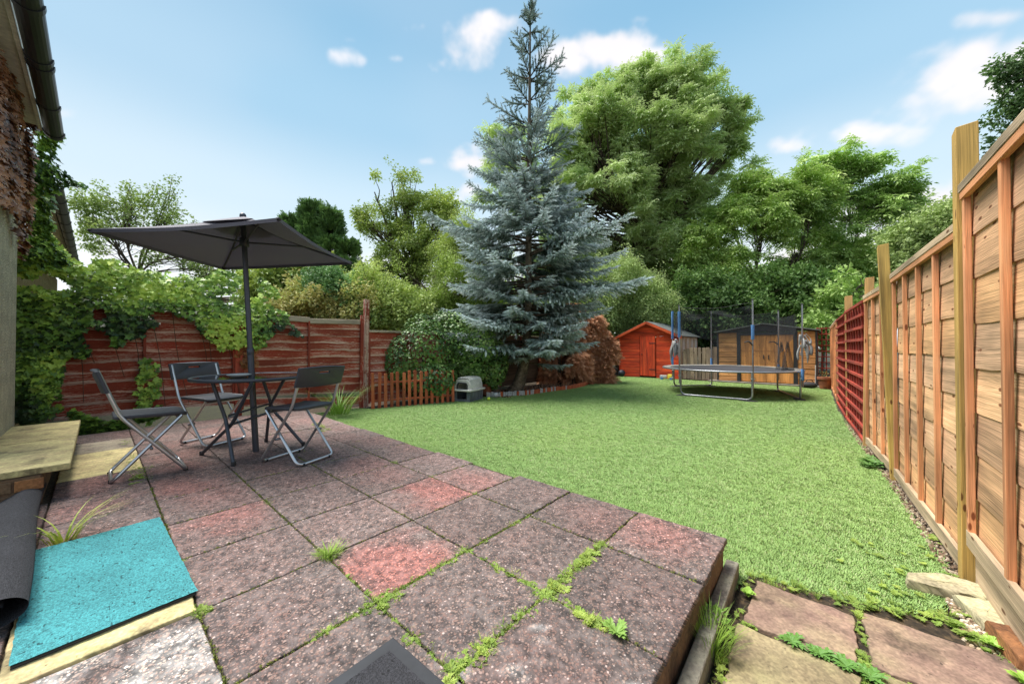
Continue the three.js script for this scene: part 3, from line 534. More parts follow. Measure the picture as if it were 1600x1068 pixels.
// ------------------------------------------------------------------ sheds
{
  const t = thing('red_shed', 'bright red timber garden shed with a single door and felt roof', 'shed', [-4.89, 0, -13.25]), w = 1.10, eave = 1.50, peak = 2.0, D = 2.3;
  const ht = x => eave + (peak - eave) * (1 - Math.abs(x) / w);
  const n = 13;
  for (const [x0, x1] of [[-w, -.30], [.30, w]]) for (let i = 0; i < n; i++) part('board', box(x1 - x0 - .003, eave / n - .006, .02, (x0 + x1) / 2, eave * (i + .5) / n, 0, .004, 'x'), W.shed[i % 3], t);
  for (let i = 0; i < 4; i++) { const y0 = eave + i * (peak - eave) / 4, y1 = eave + (i + 1) * (peak - eave) / 4 - .005, a = w * (1 - i / 4), b = w * (1 - (i + .96) / 4); const g = extr([[-a, y0], [a, y0], [b, y1], [-b, y1]], .02).translate(0, 0, -.01); boxUV(g, 'x', i * .3, i * .7); part('board', g, W.shed[i % 3], t); }
  const door = part('door', box(.56, 1.46, .02, 0, .78, .012, .003, 'y'), W.shed[1], t);
  for (let i = 0; i < 5; i++) part('plank', box(.106, 1.44, .014, -.222 + i * .111, .78, .028, .004, 'y'), W.shed[(i * 2) % 3], door);
  for (const y of [.3, 1.25]) part('hinge', box(.22, .03, .008, .17, y, .038, .002, 'x'), M.dark, door);
  part('latch', box(.05, .02, .02, -.21, .85, .045, .003), M.dark, door);
  for (const s of [-1, 1]) {
    part('side_wall', box(.03, eave, D, s * (w - .015), eave / 2, -D / 2, 0, 'z'), s > 0 ? M.cream : W.shed[0], t);
    const L = Math.hypot(w + .12, (peak - eave) * (w + .12) / w), ang = Math.atan2(peak - eave, w);
    const rf = part('roof', box(L, .025, D + .25, L / 2, 0, 0, 0, 'z'), M.felt, t); rf.rotation.order = 'YXZ'; rf.rotation.set(0, s > 0 ? 0 : Math.PI, -ang); rf.position.set(0, peak + .045, -D / 2 + .03);
    const bb = part('barge_board', box(L, .09, .022, L / 2, 0, 0, .003, 'x'), W.shedTrim, t); bb.rotation.order = 'YXZ'; bb.rotation.set(0, s > 0 ? 0 : Math.PI, -ang); bb.position.set(0, peak - .005, .165);
    part('corner_strip', box(.04, eave - .02, .014, s * (w - .03), eave / 2, .018, .002, 'y'), W.shed[0], t);
  }
  part('back_wall', box(2 * w, eave, .03, 0, eave / 2, -D, 0, 'x'), W.shed[0], t);
  for (let i = 0; i < 8; i++) part('plank', box(.012, 1.3, .24, w + .004, .78, -.2 - i * .27, .003, 'y'), i % 2 ? M.cream : W.silver, t);
}
{
  const x0 = -2.62, x1 = -.14, cx = (x0 + x1) / 2, hw = (x1 - x0) / 2, t = thing('brown_shed', 'wide low brown wood-effect shed with dark grey trim and double doors', 'shed', [cx, 0, -13.18]), eave = 1.58, peak = 1.80, D = 1.9;
  const dl = -2.02 - cx, dr = -.62 - cx, n = 10;
  part('foundation', box(2.9, .05, 2.3, 0, .022, -.9, .004, 'x'), M.concrete, t);
  for (const [a, b] of [[-hw + .04, dl - .045], [dr + .045, hw - .04]]) for (let i = 0; i < n; i++) { const q = part('board', lapBoard(b - a, 1.5 / n * 1.02, .010, .014, .001, 700 + i, 3), W.brown[(i * 2) % 3], t); q.position.set((a + b) / 2, .06 + 1.5 * i / n, .0); }
  for (const x of [-hw + .02, hw - .02]) part('corner_post', box(.05, eave, .05, x, eave / 2 + .02, 0, .004, 'y'), M.shedDark, t);
  for (const x of [dl, dr]) part('door_frame', box(.095, eave, .05, x, eave / 2 + .02, .012, .004, 'y'), M.shedDark, t);
  part('lintel', box(dr - dl, .09, .045, (dl + dr) / 2, eave - .06, .012, .003, 'x'), M.shedDark, t);
  const dw = (dr - dl - .11) / 2;
  for (const s of [-1, 1]) { const d = part('door', box(dw, 1.43, .025, (dl + dr) / 2 + s * (dw / 2 + .004), .78, .0, .003, 'y'), W.door, t); for (const y of [.5, 1.0]) part('panel_line', box(dw - .02, .012, .008, (dl + dr) / 2 + s * (dw / 2 + .004), y, .014, .002, 'x'), W.brown[1], d); part('handle', box(.02, .12, .03, (dl + dr) / 2 + s * .06, .82, .025, .004, 'y'), M.dark, d); }
  const gg = extr([[-hw - .02, eave], [hw + .02, eave], [hw + .02, eave + .02], [0, peak], [-hw - .02, eave + .02]], .03).translate(0, 0, -.005); boxUV(gg); part('gable', gg, M.shedDark, t);
  for (const s of [-1, 1]) { const ang = Math.atan2(peak - eave, hw), L = Math.hypot(hw + .06, peak - eave); const r = part('roof', box(L, .03, D + .2, L / 2, 0, 0, .004, 'z'), M.felt, t); r.rotation.order = 'YXZ'; r.rotation.set(0, s > 0 ? 0 : Math.PI, -ang); r.position.set(0, peak + .02, -D / 2 + .05); part('side_wall', box(.03, eave, D, s * (hw - .02), eave / 2, -D / 2, 0, 'z'), W.brown[0], t); }
  part('back_wall', box(2 * hw, eave, .03, 0, eave / 2, -D, 0, 'x'), W.brown[0], t);
}

// ------------------------------------------------------------------ parasol, table, chairs
{
  const t = thing('parasol', 'dark grey rectangular garden parasol on a leaning pole through the table', 'parasol', [-3.85, PAT, -.94]), o = t.position, L = (x, y, z) => V(x, y, z).sub(o);
  const foot = L(-3.85, PAT, -.94), top = L(-3.972, 2.30, -.855), mid = foot.clone().lerp(top, .42);
  part('pole', tube([foot, mid.clone().addScaledVector(top.clone().sub(foot), .01)], .025, .025, 14), M.frame, t);
  part('upper_pole', tube([mid, top], .021, .021, 14), M.frame, t);
  part('collar', tube([mid.clone().lerp(foot, .02), mid.clone().lerp(top, .03)], .028, .027, 14), M.frame, t);
  const eave = 2.045, C = [L(-4.27, eave, .05), L(-2.89, eave, -.83), L(-3.78, eave - .01, -1.76), L(-5.14, eave - .01, -.93)], apex = top.clone().add(V(0, .005, 0)), N = 12;
  const pos = [], uv = [];
  const pt = (A, B, i, j) => { // i rows from the apex to the hem, j across
    const u = i / N, w = i ? j / i : 0, e = A.clone().lerp(B, w), q = apex.clone().lerp(e, u), m = 4 * w * (1 - w); q.y -= .035 * m * Math.sin(u * 3.1416) * 1 + .012 * m * u; const c = apex.clone().lerp(e, 1); q.add(apex.clone().sub(c).setY(0).normalize().multiplyScalar(.035 * m * u * u)); q.y -= .02 * Math.sin(Math.PI * u); return q; };
  for (let k = 0; k < 4; k++) {
    const A = C[k], B = C[(k + 1) % 4], tri = (...v) => { for (const [i, j] of v) { const q = pt(A, B, i, j); pos.push(q.x, q.y, q.z); uv.push(q.x, q.z); } };
    for (let i = 0; i < N; i++) for (let j = 0; j <= i; j++) { tri([i, j], [i + 1, j], [i + 1, j + 1]); if (j < i) tri([i, j], [i + 1, j + 1], [i, j + 1]); }
    for (let j = 0; j < N; j++) { const a = pt(A, B, N, j), b = pt(A, B, N, j + 1), d = V(0, -.028, 0), a2 = a.clone().add(d), b2 = b.clone().add(d); for (const q of [a, a2, b2, a, b2, b]) { pos.push(q.x, q.y, q.z); uv.push(q.x + q.z, q.y); } }
  }
  part('canopy', toCreasedNormals(fromTris(pos, uv), .5), M.canopy, t);
  const vp = [], vc = apex.clone().add(V(0, .012, 0)); for (let k = 0; k < 4; k++) { const a = apex.clone().lerp(C[k], .30).add(V(0, -.006, 0)), b = apex.clone().lerp(C[(k + 1) % 4], .30).add(V(0, -.006, 0)); for (const q of [vc, a, b]) vp.push(q.x, q.y, q.z); }
  part('vent_flap', fromTris(vp, vp.filter((_, i) => i % 3 !== 1)), M.canopy, t);
  part('finial', lathe([[0, .05], [.014, .046], [.024, .034], [.026, .022], [.026, 0]], 14).translate(apex.x, apex.y - .005, apex.z), M.frame, t);
  const runner = foot.clone().lerp(top, .895);
  part('runner', tube([foot.clone().lerp(top, .878), foot.clone().lerp(top, .912)], .036, .036, 14), M.frame, t);
  for (let k = 0; k < 4; k++) {
    const e = C[k].clone().add(V(0, -.012, 0)), h = apex.clone().add(V(0, -.03, 0)), bend = h.clone().lerp(e, .5).add(V(0, -.022, 0));
    part('rib', tube(curve([h, bend, e], 10), .0085, .0085, 6), M.frame, t); part('strut', tube([runner, h.clone().lerp(e, .52).add(V(0, -.022, 0))], .0085, .0085, 6), M.frame, t);
    part('rib_tip', tube([e.clone().lerp(h, .03), e.clone().lerp(h, -.004)], .015, .012, 8), M.dark, t);
  }
}
{
  const t = thing('garden_table', 'round smoked-glass garden table with dark crossed tubular legs', 'table', [-3.865, PAT, -.925]), o = t.position, y = .665;
  part('glass_top', lathe([[0, .006], [.424, .006], [.427, .003], [.424, 0], [0, 0]], 56).translate(0, y + .004, 0), M.smoked, t);
  part('rim', lathe([[.420, -.008], [.440, -.010], [.447, .0], [.446, .014], [.438, .018], [.424, .017], [.420, .010], [.420, -.008]], 64).translate(0, y - .003, 0), M.frame, t);
  const w = (px, py, d) => atD(px, py, d).sub(o), F = (x, z) => V(x - o.x, .012, z - o.z);
  const legs = [[w(331, 600, 2.93), w(352, 655, 2.96), F(-3.51, -.71)], [w(394, 600, 2.86), w(362, 662, 2.97), F(-4.07, -.60)], [w(444, 596, 3.16), w(421, 636, 3.36), F(-4.16, -1.10)], [w(409, 598, 3.30), w(427, 640, 3.36), F(-3.74, -1.29)]];
  for (const l of legs) { l[0].y = y - .01; const g = part('leg', tube(curve([l[0], l[0].clone().lerp(l[1], .55), l[1], l[1].clone().lerp(l[2], .35), l[2]], 20), .0135, .0135, 10), M.frame, t); part('foot_cap', tube([l[2].clone().add(V(0, .022, 0)), l[2].clone().setY(0)], .016, .016, 10), M.dark, g); }
  const m1 = legs[0][1].clone().lerp(legs[1][1], .5), m2 = legs[2][1].clone().lerp(legs[3][1], .5);
  part('stretcher', tube([m1.clone().add(V(0, -.03, 0)), m2.clone().add(V(0, -.03, 0))], .011, .011, 8), M.frame, t);
  part('stretcher', tube([m1.clone().add(V(0, .05, 0)), m2.clone().add(V(0, .05, 0))], .009, .009, 8), M.frame, t);
  part('pole_ring', new THREE.TorusGeometry(.034, .006, 6, 20).rotateX(Math.PI / 2).translate(.0, y - .02, .0), M.frame, t);
}
lone('saucer', lathe([[0, .012], [.045, .012], [.07, .022], [.085, .026], [.088, .022], [.07, .012], [.05, .002], [0, .002]], 28), M.white, 'white saucer lying on the glass table top beside the parasol pole', 'saucer', [-3.79, PAT + .6755, -.80]);
function makeChair() {
  const t = new THREE.Group(), w = .195, r = .011;
  part('backrest_frame', tube(bendy([[-w, .76, -.255], [-w, .46, -.155], [-w, .015, .19], [w, .015, .19], [w, .46, -.155], [w, .76, -.255]], .05), r, r, 9), M.steel, t);
  part('rear_frame', tube(bendy([[-w + .028, .425, .165], [-w + .028, .014, -.19], [w - .028, .014, -.19], [w - .028, .425, .165]], .05), r, r, 9), M.steel, t);
  part('crossbar', tube([[-w + .028, .405, .147], [w - .028, .405, .147]], .008, .008, 8), M.steel, t);
  for (const s of [-1, 1]) part('pivot', tube([[s * (w - .04), .212, .0], [s * (w + .014), .212, .0]], .010, .010, 8), M.greyTube, t);
  { const a = .172, b = .185, k = .035, pts = []; for (const [sx, sy] of [[1, 1], [-1, 1], [-1, -1], [1, -1]]) for (let i = 0; i <= 5; i++) { const u = (i / 5) * Math.PI / 2, st = { '11': 0, '-11': Math.PI / 2, '-1-1': Math.PI, '1-1': Math.PI * 1.5 }['' + sx + sy]; pts.push([sx * (a - k) + Math.cos(st + u) * k, sy * (b - k) + Math.sin(st + u) * k]); }
    let g = extr(pts, .012, .006); g.rotateX(Math.PI / 2); g.translate(0, .452, .005); g = g.toNonIndexed ? g : g; const p = g.attributes.position; for (let i = 0; i < p.count; i++) { const z = p.getZ(i), x = p.getX(i); p.setY(i, p.getY(i) - Math.max(0, z - .10) ** 2 * 2.2 + (x / .18) ** 2 * .008 - .004); } g.computeVertexNormals(); part('seat', toCreasedNormals(g, .7), M.seat, t); }
  { const pts = [], W2 = .215, n = 10; for (let i = 0; i <= n; i++) { const x = -W2 + 2 * W2 * i / n; pts.push([x, -.075 - .006 * Math.cos(x / W2 * 1.57)]); } for (let i = n; i >= 0; i--) { const x = -W2 + 2 * W2 * i / n; pts.push([x, .072 + .010 * Math.cos(x / W2 * 1.57)]); }
    let g = extr(pts, .012, .004, [[[-.05, .022], [.05, .022], [.056, .035], [.05, .048], [-.05, .048], [-.056, .035]]]); g.translate(0, 0, -.006); g.rotateX(-.31); g.translate(0, .70, -.236); const p = g.attributes.position; for (let i = 0; i < p.count; i++) p.setZ(i, p.getZ(i) - (1 - (p.getX(i) / W2) ** 2) * .022); g.computeVertexNormals(); part('backrest', toCreasedNormals(g, .6), M.seat, t); }
  for (const s of [-1, 1]) { part('foot_pad', tube([[s * (w - .05), .0, .19], [s * (w - .05), .022, .19]], .014, .014, 8), M.dark, t); part('foot_pad', tube([[s * (w - .075), .0, -.19], [s * (w - .075), .022, -.19]], .014, .014, 8), M.dark, t); }
  return t;
}
{
  const proto = makeChair(); const chairs = [[-3.83, -.26, 0, 1, 'dark folding chair seen side-on, nearest the stone step', -1], [-3.315, -1.115, 0, 1, 'dark folding chair right of the parasol pole, its back to the lawn', 0], [-4.555, -.75, 0, 1, 'dark folding chair on the far side of the table by the red fence', 0]];
  const dirs = [[.0, -.36], [-.35, .13], [.40, -.18]];
  chairs.forEach(([x, z, , , label], i) => { const c = i ? proto.clone() : proto; c.name = numbered('folding_chair'); c.position.set(x, PAT, z); c.rotation.set(0, Math.atan2(dirs[i][0], dirs[i][1]), 0); scene.add(c); tag(c, label, 'chair', 'folding chairs round the glass table'); });
}

// ------------------------------------------------------------------ mats
function matSheet(w, d, t, seed, amp) { const g = new THREE.PlaneGeometry(w, d, 40, 24).rotateX(-Math.PI / 2), p = g.attributes.position; const uv = g.attributes.uv; for (let i = 0; i < p.count; i++) { const x = p.getX(i), z = p.getZ(i); uv.setXY(i, x, z); const ex = Math.abs(x) > w / 2 - 1e-4, ez = Math.abs(z) > d / 2 - 1e-4; p.setY(i, t + (vn(x * 4 + 30, z * 4 + 30, 99, 99, seed) - .5) * amp); if (ex) p.setX(i, x + (hash2(i, 3, seed) - .5) * .003); if (ez) p.setZ(i, z + (hash2(i, 5, seed) - .5) * .003); } g.computeVertexNormals(); return g; }
{
  const t = thing('doormat', 'turquoise coir doormat lying flat on the cream paving', 'doormat', [-2.24, PAT + .008, -.035], 0.03);
  part('pile', matSheet(.92, .415, .015, 5, .003), M.coir, t); part('backing', box(.914, .009, .409, 0, .005, 0, 0, 'x'), M.rub, t);
}
{
  const t = thing('scraper_mat', 'black ridged rubber-edged mat at the bottom edge of the patio', 'mat', [-.725, PAT + .006, -.42], .035);
  part('rubber_edge', extr([[-.31, -.215], [.31, -.215], [.31, .215], [-.31, .215]], .006, .003, [[[-.275, -.18], [-.275, .18], [.275, .18], [.275, -.18]]]).rotateX(-Math.PI / 2), M.rub, t);
  part('pile', matSheet(.552, .362, .010, 8, .002), M.carpet, t);
}
{ // charcoal mat rolled over on itself beside the doormat
  const t = thing('rolled_mat', 'charcoal carpet mat folded over with a curled edge, left of the turquoise doormat', 'mat', [0, 0, 0]);
  const prof = [[.62, .215], [.40, .218], [.30, .24], [.20, .295], [.155, .322], [.11, .315], [.085, .29], [.09, .262], [.12, .238], [.155, .236], [.178, .255], [.180, .283], [.160, .300], [.135, .296]];
  const line = curve(prof.map(([z, y]) => V(0, y, z + .085)), 60), pos = [], uv = [], N = 30;
  const at = (i, j) => { const p = line[i], k = j / N, x = mixn(-3.8, -2.02, k), tz = (x + 2.6) * -.03, q = V(x, p.y + .012 * Math.sin(k * 3.3) - .03 * (1 - k), p.z + tz + .01 * Math.sin(k * 5)); return q; };
  for (let i = 0; i < 60; i++) for (let j = 0; j < N; j++) for (const [a, b] of [[i, j], [i + 1, j], [i + 1, j + 1], [i, j], [i + 1, j + 1], [i, j + 1]]) { const q = at(a, b); pos.push(q.x, q.y, q.z); uv.push(q.x, a * .012); }
  let g = fromTris(pos, uv); part('pile', toCreasedNormals(g, 1), M.carpet, t);
}

// ------------------------------------------------------------------ pet carrier, pots and small things
{
  const t = thing('pet_carrier', 'grey and cream plastic pet carrier with an open doorway beside the picket fence', 'pet carrier', [-5.70, .008, -5.17], .30), D = .54;
  const lowO = [[-.185, 0], [.185, 0], [.20, .22], [-.20, .22]], lowI = [[-.17, .015], [-.185, .225], [.185, .225], [.17, .015]];
  part('tub', merge([extr([[-.185, 0], [.185, 0], [.20, .21], [.185, .21], [.172, .015], [-.172, .015], [-.185, .21], [-.20, .21]], D, .004).translate(0, 0, -D / 2), extr(lowO.map(([x, y]) => [x * .99, y * .95]), .012, .003).translate(0, 0, -D / 2), extr([[-.185, 0], [.185, 0], [.20, .21], [.12, .21], [.12, .045], [-.12, .045], [-.12, .21], [-.20, .21]], .014, .004).translate(0, 0, D / 2 - .012)]), M.carrierTub, t);
  for (const x of [-1, 1]) for (let i = 0; i < 4; i++) part('rib', box(.012, .16, .05, x * .197, .11, -.19 + i * .115, .004, 'y'), M.carrierTub, t);
  part('flange', merge([box(.46, .03, D + .05, 0, .232, 0, .008, 'z')].map(g => g)), M.carrierTop, t).visible = true;
  const fl = t.children[t.children.length - 1]; fl.geometry = extr([[-.232, -(D / 2 + .028)], [.232, -(D / 2 + .028)], [.232, D / 2 + .028], [-.232, D / 2 + .028]], .026, .006, [[[-.17, -.23], [-.17, .24], [.17, .24], [.17, -.23]]]).rotateX(-Math.PI / 2).translate(0, .216, 0);
  const top = [[-.195, .235], [-.185, .34], [-.155, .44], [-.12, .475], [.12, .475], [.155, .44], [.185, .34], [.195, .235]], inn = top.map(([x, y]) => [x * .93, y * .97 + .004]).reverse();
  part('hood', merge([extr([...top, ...inn], D - .07, .005).translate(0, 0, -D / 2 + .03), extr(top, .012, .004).translate(0, 0, -D / 2 + .018), extr([[-.195, .235], [-.18, .34], [-.14, .42], [-.11, .44], [.11, .44], [.14, .42], [.18, .34], [.195, .235], [.115, .235], [.115, .335], [.085, .37], [-.085, .37], [-.115, .335], [-.115, .235]], .016, .005).translate(0, 0, D / 2 - .035)]), M.carrierTop, t);
  for (let i = 0; i < 3; i++) part('roof_panel', box(.20, .016, .12, 0, .484, -.16 + i * .145, .006, 'z'), M.carrierTop, t);
  part('doorway_trim', extr([[-.125, .04], [.125, .04], [.125, .34], [.09, .385], [-.09, .385], [-.125, .34]], .014, .003, [[[-.105, .055], [-.105, .33], [-.08, .365], [.08, .365], [.105, .33], [.105, .055]]]).translate(0, 0, D / 2 - .012), M.dark, t);
  part('floor', box(.34, .008, D - .06, 0, .022, 0, 0, 'z'), M.dark, t);
}
function pot(label, x, z, h, r, m, group) {
  const t = thing('plant_pot', label, 'plant pot', [x, .006, z], 0, group);
  part('body', lathe([[0, 0], [r * .68, 0], [r * .72, h * .03], [r * .93, h * .76], [r * .93, h * .78]], 22), m, t);
  part('rim', lathe([[r * .93, h * .76], [r * 1.03, h * .77], [r * 1.05, h * .80], [r * 1.05, h * .97], [r * 1.02, h], [r * .95, h], [r * .93, h * .95], [r * .90, h * .80]], 22), m, t);
  part('soil', lathe([[0, h * .86], [r * .9, h * .84]], 18), M.soil, t); return t;
}
pot('plain terracotta pot standing right of the pet carrier', -5.93, -5.93, .27, .135, M.terracotta);
pot('large terracotta pot in the far left corner near the red shed', -6.12, -12.2, .30, .17, M.terracotta);
pot('small orange-red pot just left of the large terracotta corner pot', -6.25, -11.75, .20, .12, M.shedPot = mat([.62, .13, .04], { roughness: .5 }));
pot('orange-red pot between the large terracotta pot and the black one', -6.0, -12.55, .26, .12, M.shedPot);
pot('black plastic pot beside the red shed corner', -6.05, -12.9, .30, .13, M.dark);
pot('terracotta pot with a small green plant in front of the trellis', .015, -12.72, .32, .16, M.terracotta);
lone('trough', merge([extr([[-.30, 0], [.30, 0], [.34, .15], [.31, .15], [.28, .02], [-.28, .02], [-.31, .15], [-.34, .15]], .18, .004), box(.58, .14, .012, 0, .075, 0), box(.58, .14, .012, 0, .075, .18)]), mat([.03, .07, .05], { roughness: .6 }), 'long dark green trough at the foot of the dead brown conifer', 'planter', [-5.62, .006, -10.35], 1.0);
lone('ball', new THREE.SphereGeometry(.058, 20, 14), M.white, 'white ball at the left end of the log edging', 'ball', [-5.50, .06, -5.80]);
lone('tennis_ball', new THREE.SphereGeometry(.034, 16, 12), mat([.62, .75, .08], { roughness: .95 }), 'small yellow ball on the lawn below the terracotta pot', 'ball', [-5.33, .04, -5.40]);
lone('dark_ball', new THREE.SphereGeometry(.13, 20, 14), mat([.018, .022, .035], { roughness: .5 }), 'dark navy ball resting against the front of the red shed', 'ball', [-5.78, .13, -12.98]);
{ const t = thing('toy_truck', 'small white and yellow toy truck on the lawn before the red shed', 'toy', [-4.05, .006, -12.75], .1); part('bed', box(.22, .09, .14, -.12, .10, 0, .012), M.white, t); part('cab', box(.13, .13, .14, .09, .115, 0, .012), mat([.75, .60, .06], { roughness: .5 }), t); part('nose', box(.08, .07, .13, .19, .085, 0, .012), M.white, t); for (const [x, z] of [[-.17, .075], [.13, .075], [-.17, -.075], [.13, -.075]]) part('wheel', new THREE.CylinderGeometry(.042, .042, .03, 14).rotateX(Math.PI / 2).translate(x, .042, z), M.blue, t); }
{ const t = thing('black_bag', 'small black holdall dropped in front of the brown shed', 'bag', [-.32, .006, -12.72], .1); part('body', toCreasedNormals(new THREE.SphereGeometry(.16, 16, 10).scale(1.15, .55, .6).translate(0, .08, 0), 1), M.dark, t); part('handle', tube(curve([[-.08, .14, 0], [-.03, .22, .02], [.06, .21, .02], [.10, .14, 0]], 12), .01, .01, 6), M.rub, t); }
lone('stake', tube([[0, 0, 0], [.01, .62, 0]], .012, .012, 8), M.white, 'thin white stake standing by the red trellis screen', 'stake', [-.19, 0, -12.95]);
{ const p = atD(750, 545, 8.0), t = thing('bird_dish', 'pale shallow dish on a thin dark stake beside the spruce', 'bird bath', [p.x, 0, p.z]); part('stake', tube([[0, 0, 0], [0, p.y, 0]], .011, .011, 8), M.dark, t); part('dish', lathe([[0, 0], [.08, .008], [.135, .03], [.14, .036], [.13, .036], [.08, .016], [0, .010]], 22).translate(0, p.y - .01, 0), M.white, t); }
{ // log roll edging of the tree bed
  const line = curve([[-5.72, 0, -5.74], [-5.49, 0, -6.11], [-5.28, 0, -6.62], [-5.22, 0, -7.5], [-5.13, 0, -8.25], [-5.2, 0, -9.1], [-5.45, 0, -9.9]], 260), t = thing('log_edging', 'low log-roll edging curving round the spruce bed, bleached at its left end', 'edging');
  let acc = 0, k = 0; const g = new THREE.CylinderGeometry(.026, .027, .13, 8); boxUV(g, 'y');
  for (let i = 1; i < line.length; i++) { acc += line[i].distanceTo(line[i - 1]); if (acc >= .056 * k && k < 80) { const f = acc / 4.4, h = .88 + .25 * hash2(k, 5, 5), o = part('log', g, hash2(k, 2, 8) > f * 1.6 ? M.cream : W.picket[k % 3], t); o.position.set(line[i].x, .03 + h * .01, line[i].z); o.scale.set(1, h, 1); o.rotation.z = (hash2(k, 3, 3) - .5) * .12; o.rotation.x = (hash2(k, 4, 3) - .5) * .12; k++; } }
}
// stones and bricks at the foot of the nearest fence panel
function chunk(outline, h, seed, y0 = 0) { const r = rng(seed), n = outline.length, pos = [], uv = [], c = outline.reduce((a, p) => [a[0] + p[0] / n, a[1] + p[1] / n], [0, 0]); const fine = []; for (let i = 0; i < n; i++) { const a = outline[i], b = outline[(i + 1) % n]; for (let k = 0; k < 6; k++) fine.push([mixn(a[0], b[0], k / 6) + (r() - .5) * .008, mixn(a[1], b[1], k / 6) + (r() - .5) * .008]); }
  const rings = [[1.0, 0], [1.03, .35], [1.0, .80], [.99, .965], [.965, 1], [.6, 1.01], [.02, 1.0]], P = rings.map(([s, t], q) => fine.map(([x, z]) => [c[0] + (x - c[0]) * s + (q < 3 ? (r() - .5) * .012 : 0), y0 + h * t + (q > 3 ? (r() - .5) * .003 : 0), c[1] + (z - c[1]) * s + (q < 3 ? (r() - .5) * .012 : 0)]));
  for (let q = 0; q < rings.length - 1; q++) for (let i = 0; i < fine.length; i++) { const m = (i + 1) % fine.length; for (const p of [P[q][i], P[q][m], P[q + 1][m], P[q][i], P[q + 1][m], P[q + 1][i]]) { pos.push(...p); uv.push(p[0] + p[1], p[2] + p[1] * .7); } } return toCreasedNormals(fromTris(pos, uv), .7); }
lone('stone_slab', chunk([[.285, -2.50], [.30, -2.59], [.42, -2.68], [.535, -2.67], [.53, -2.555], [.42, -2.515]], .048, 3), M.pale, 'broken pale yellow stone with a rough edge under the tallest post', 'stone');
lone('stone_slab', chunk([[.425, -2.50], [.535, -2.535], [.575, -2.36], [.475, -2.31]], .045, 5), M.pale, 'smooth pale yellow slab leaning in front of the nearest fence panel', 'stone');
lone('brick', chunk([[.475, -2.29], [.585, -2.325], [.60, -2.13], [.50, -2.10]], .07, 7), M.brick, 'orange brick beside the smooth pale slab at the fence foot', 'brick', [0, 0, 0], 0, 'orange bricks at the fence foot');
lone('brick', chunk([[.51, -2.085], [.61, -2.10], [.625, -1.92], [.53, -1.90]], .07, 9), M.brick, 'orange brick nearest the camera at the right edge, below the fence', 'brick', [0, 0, 0], 0, 'orange bricks at the fence foot');

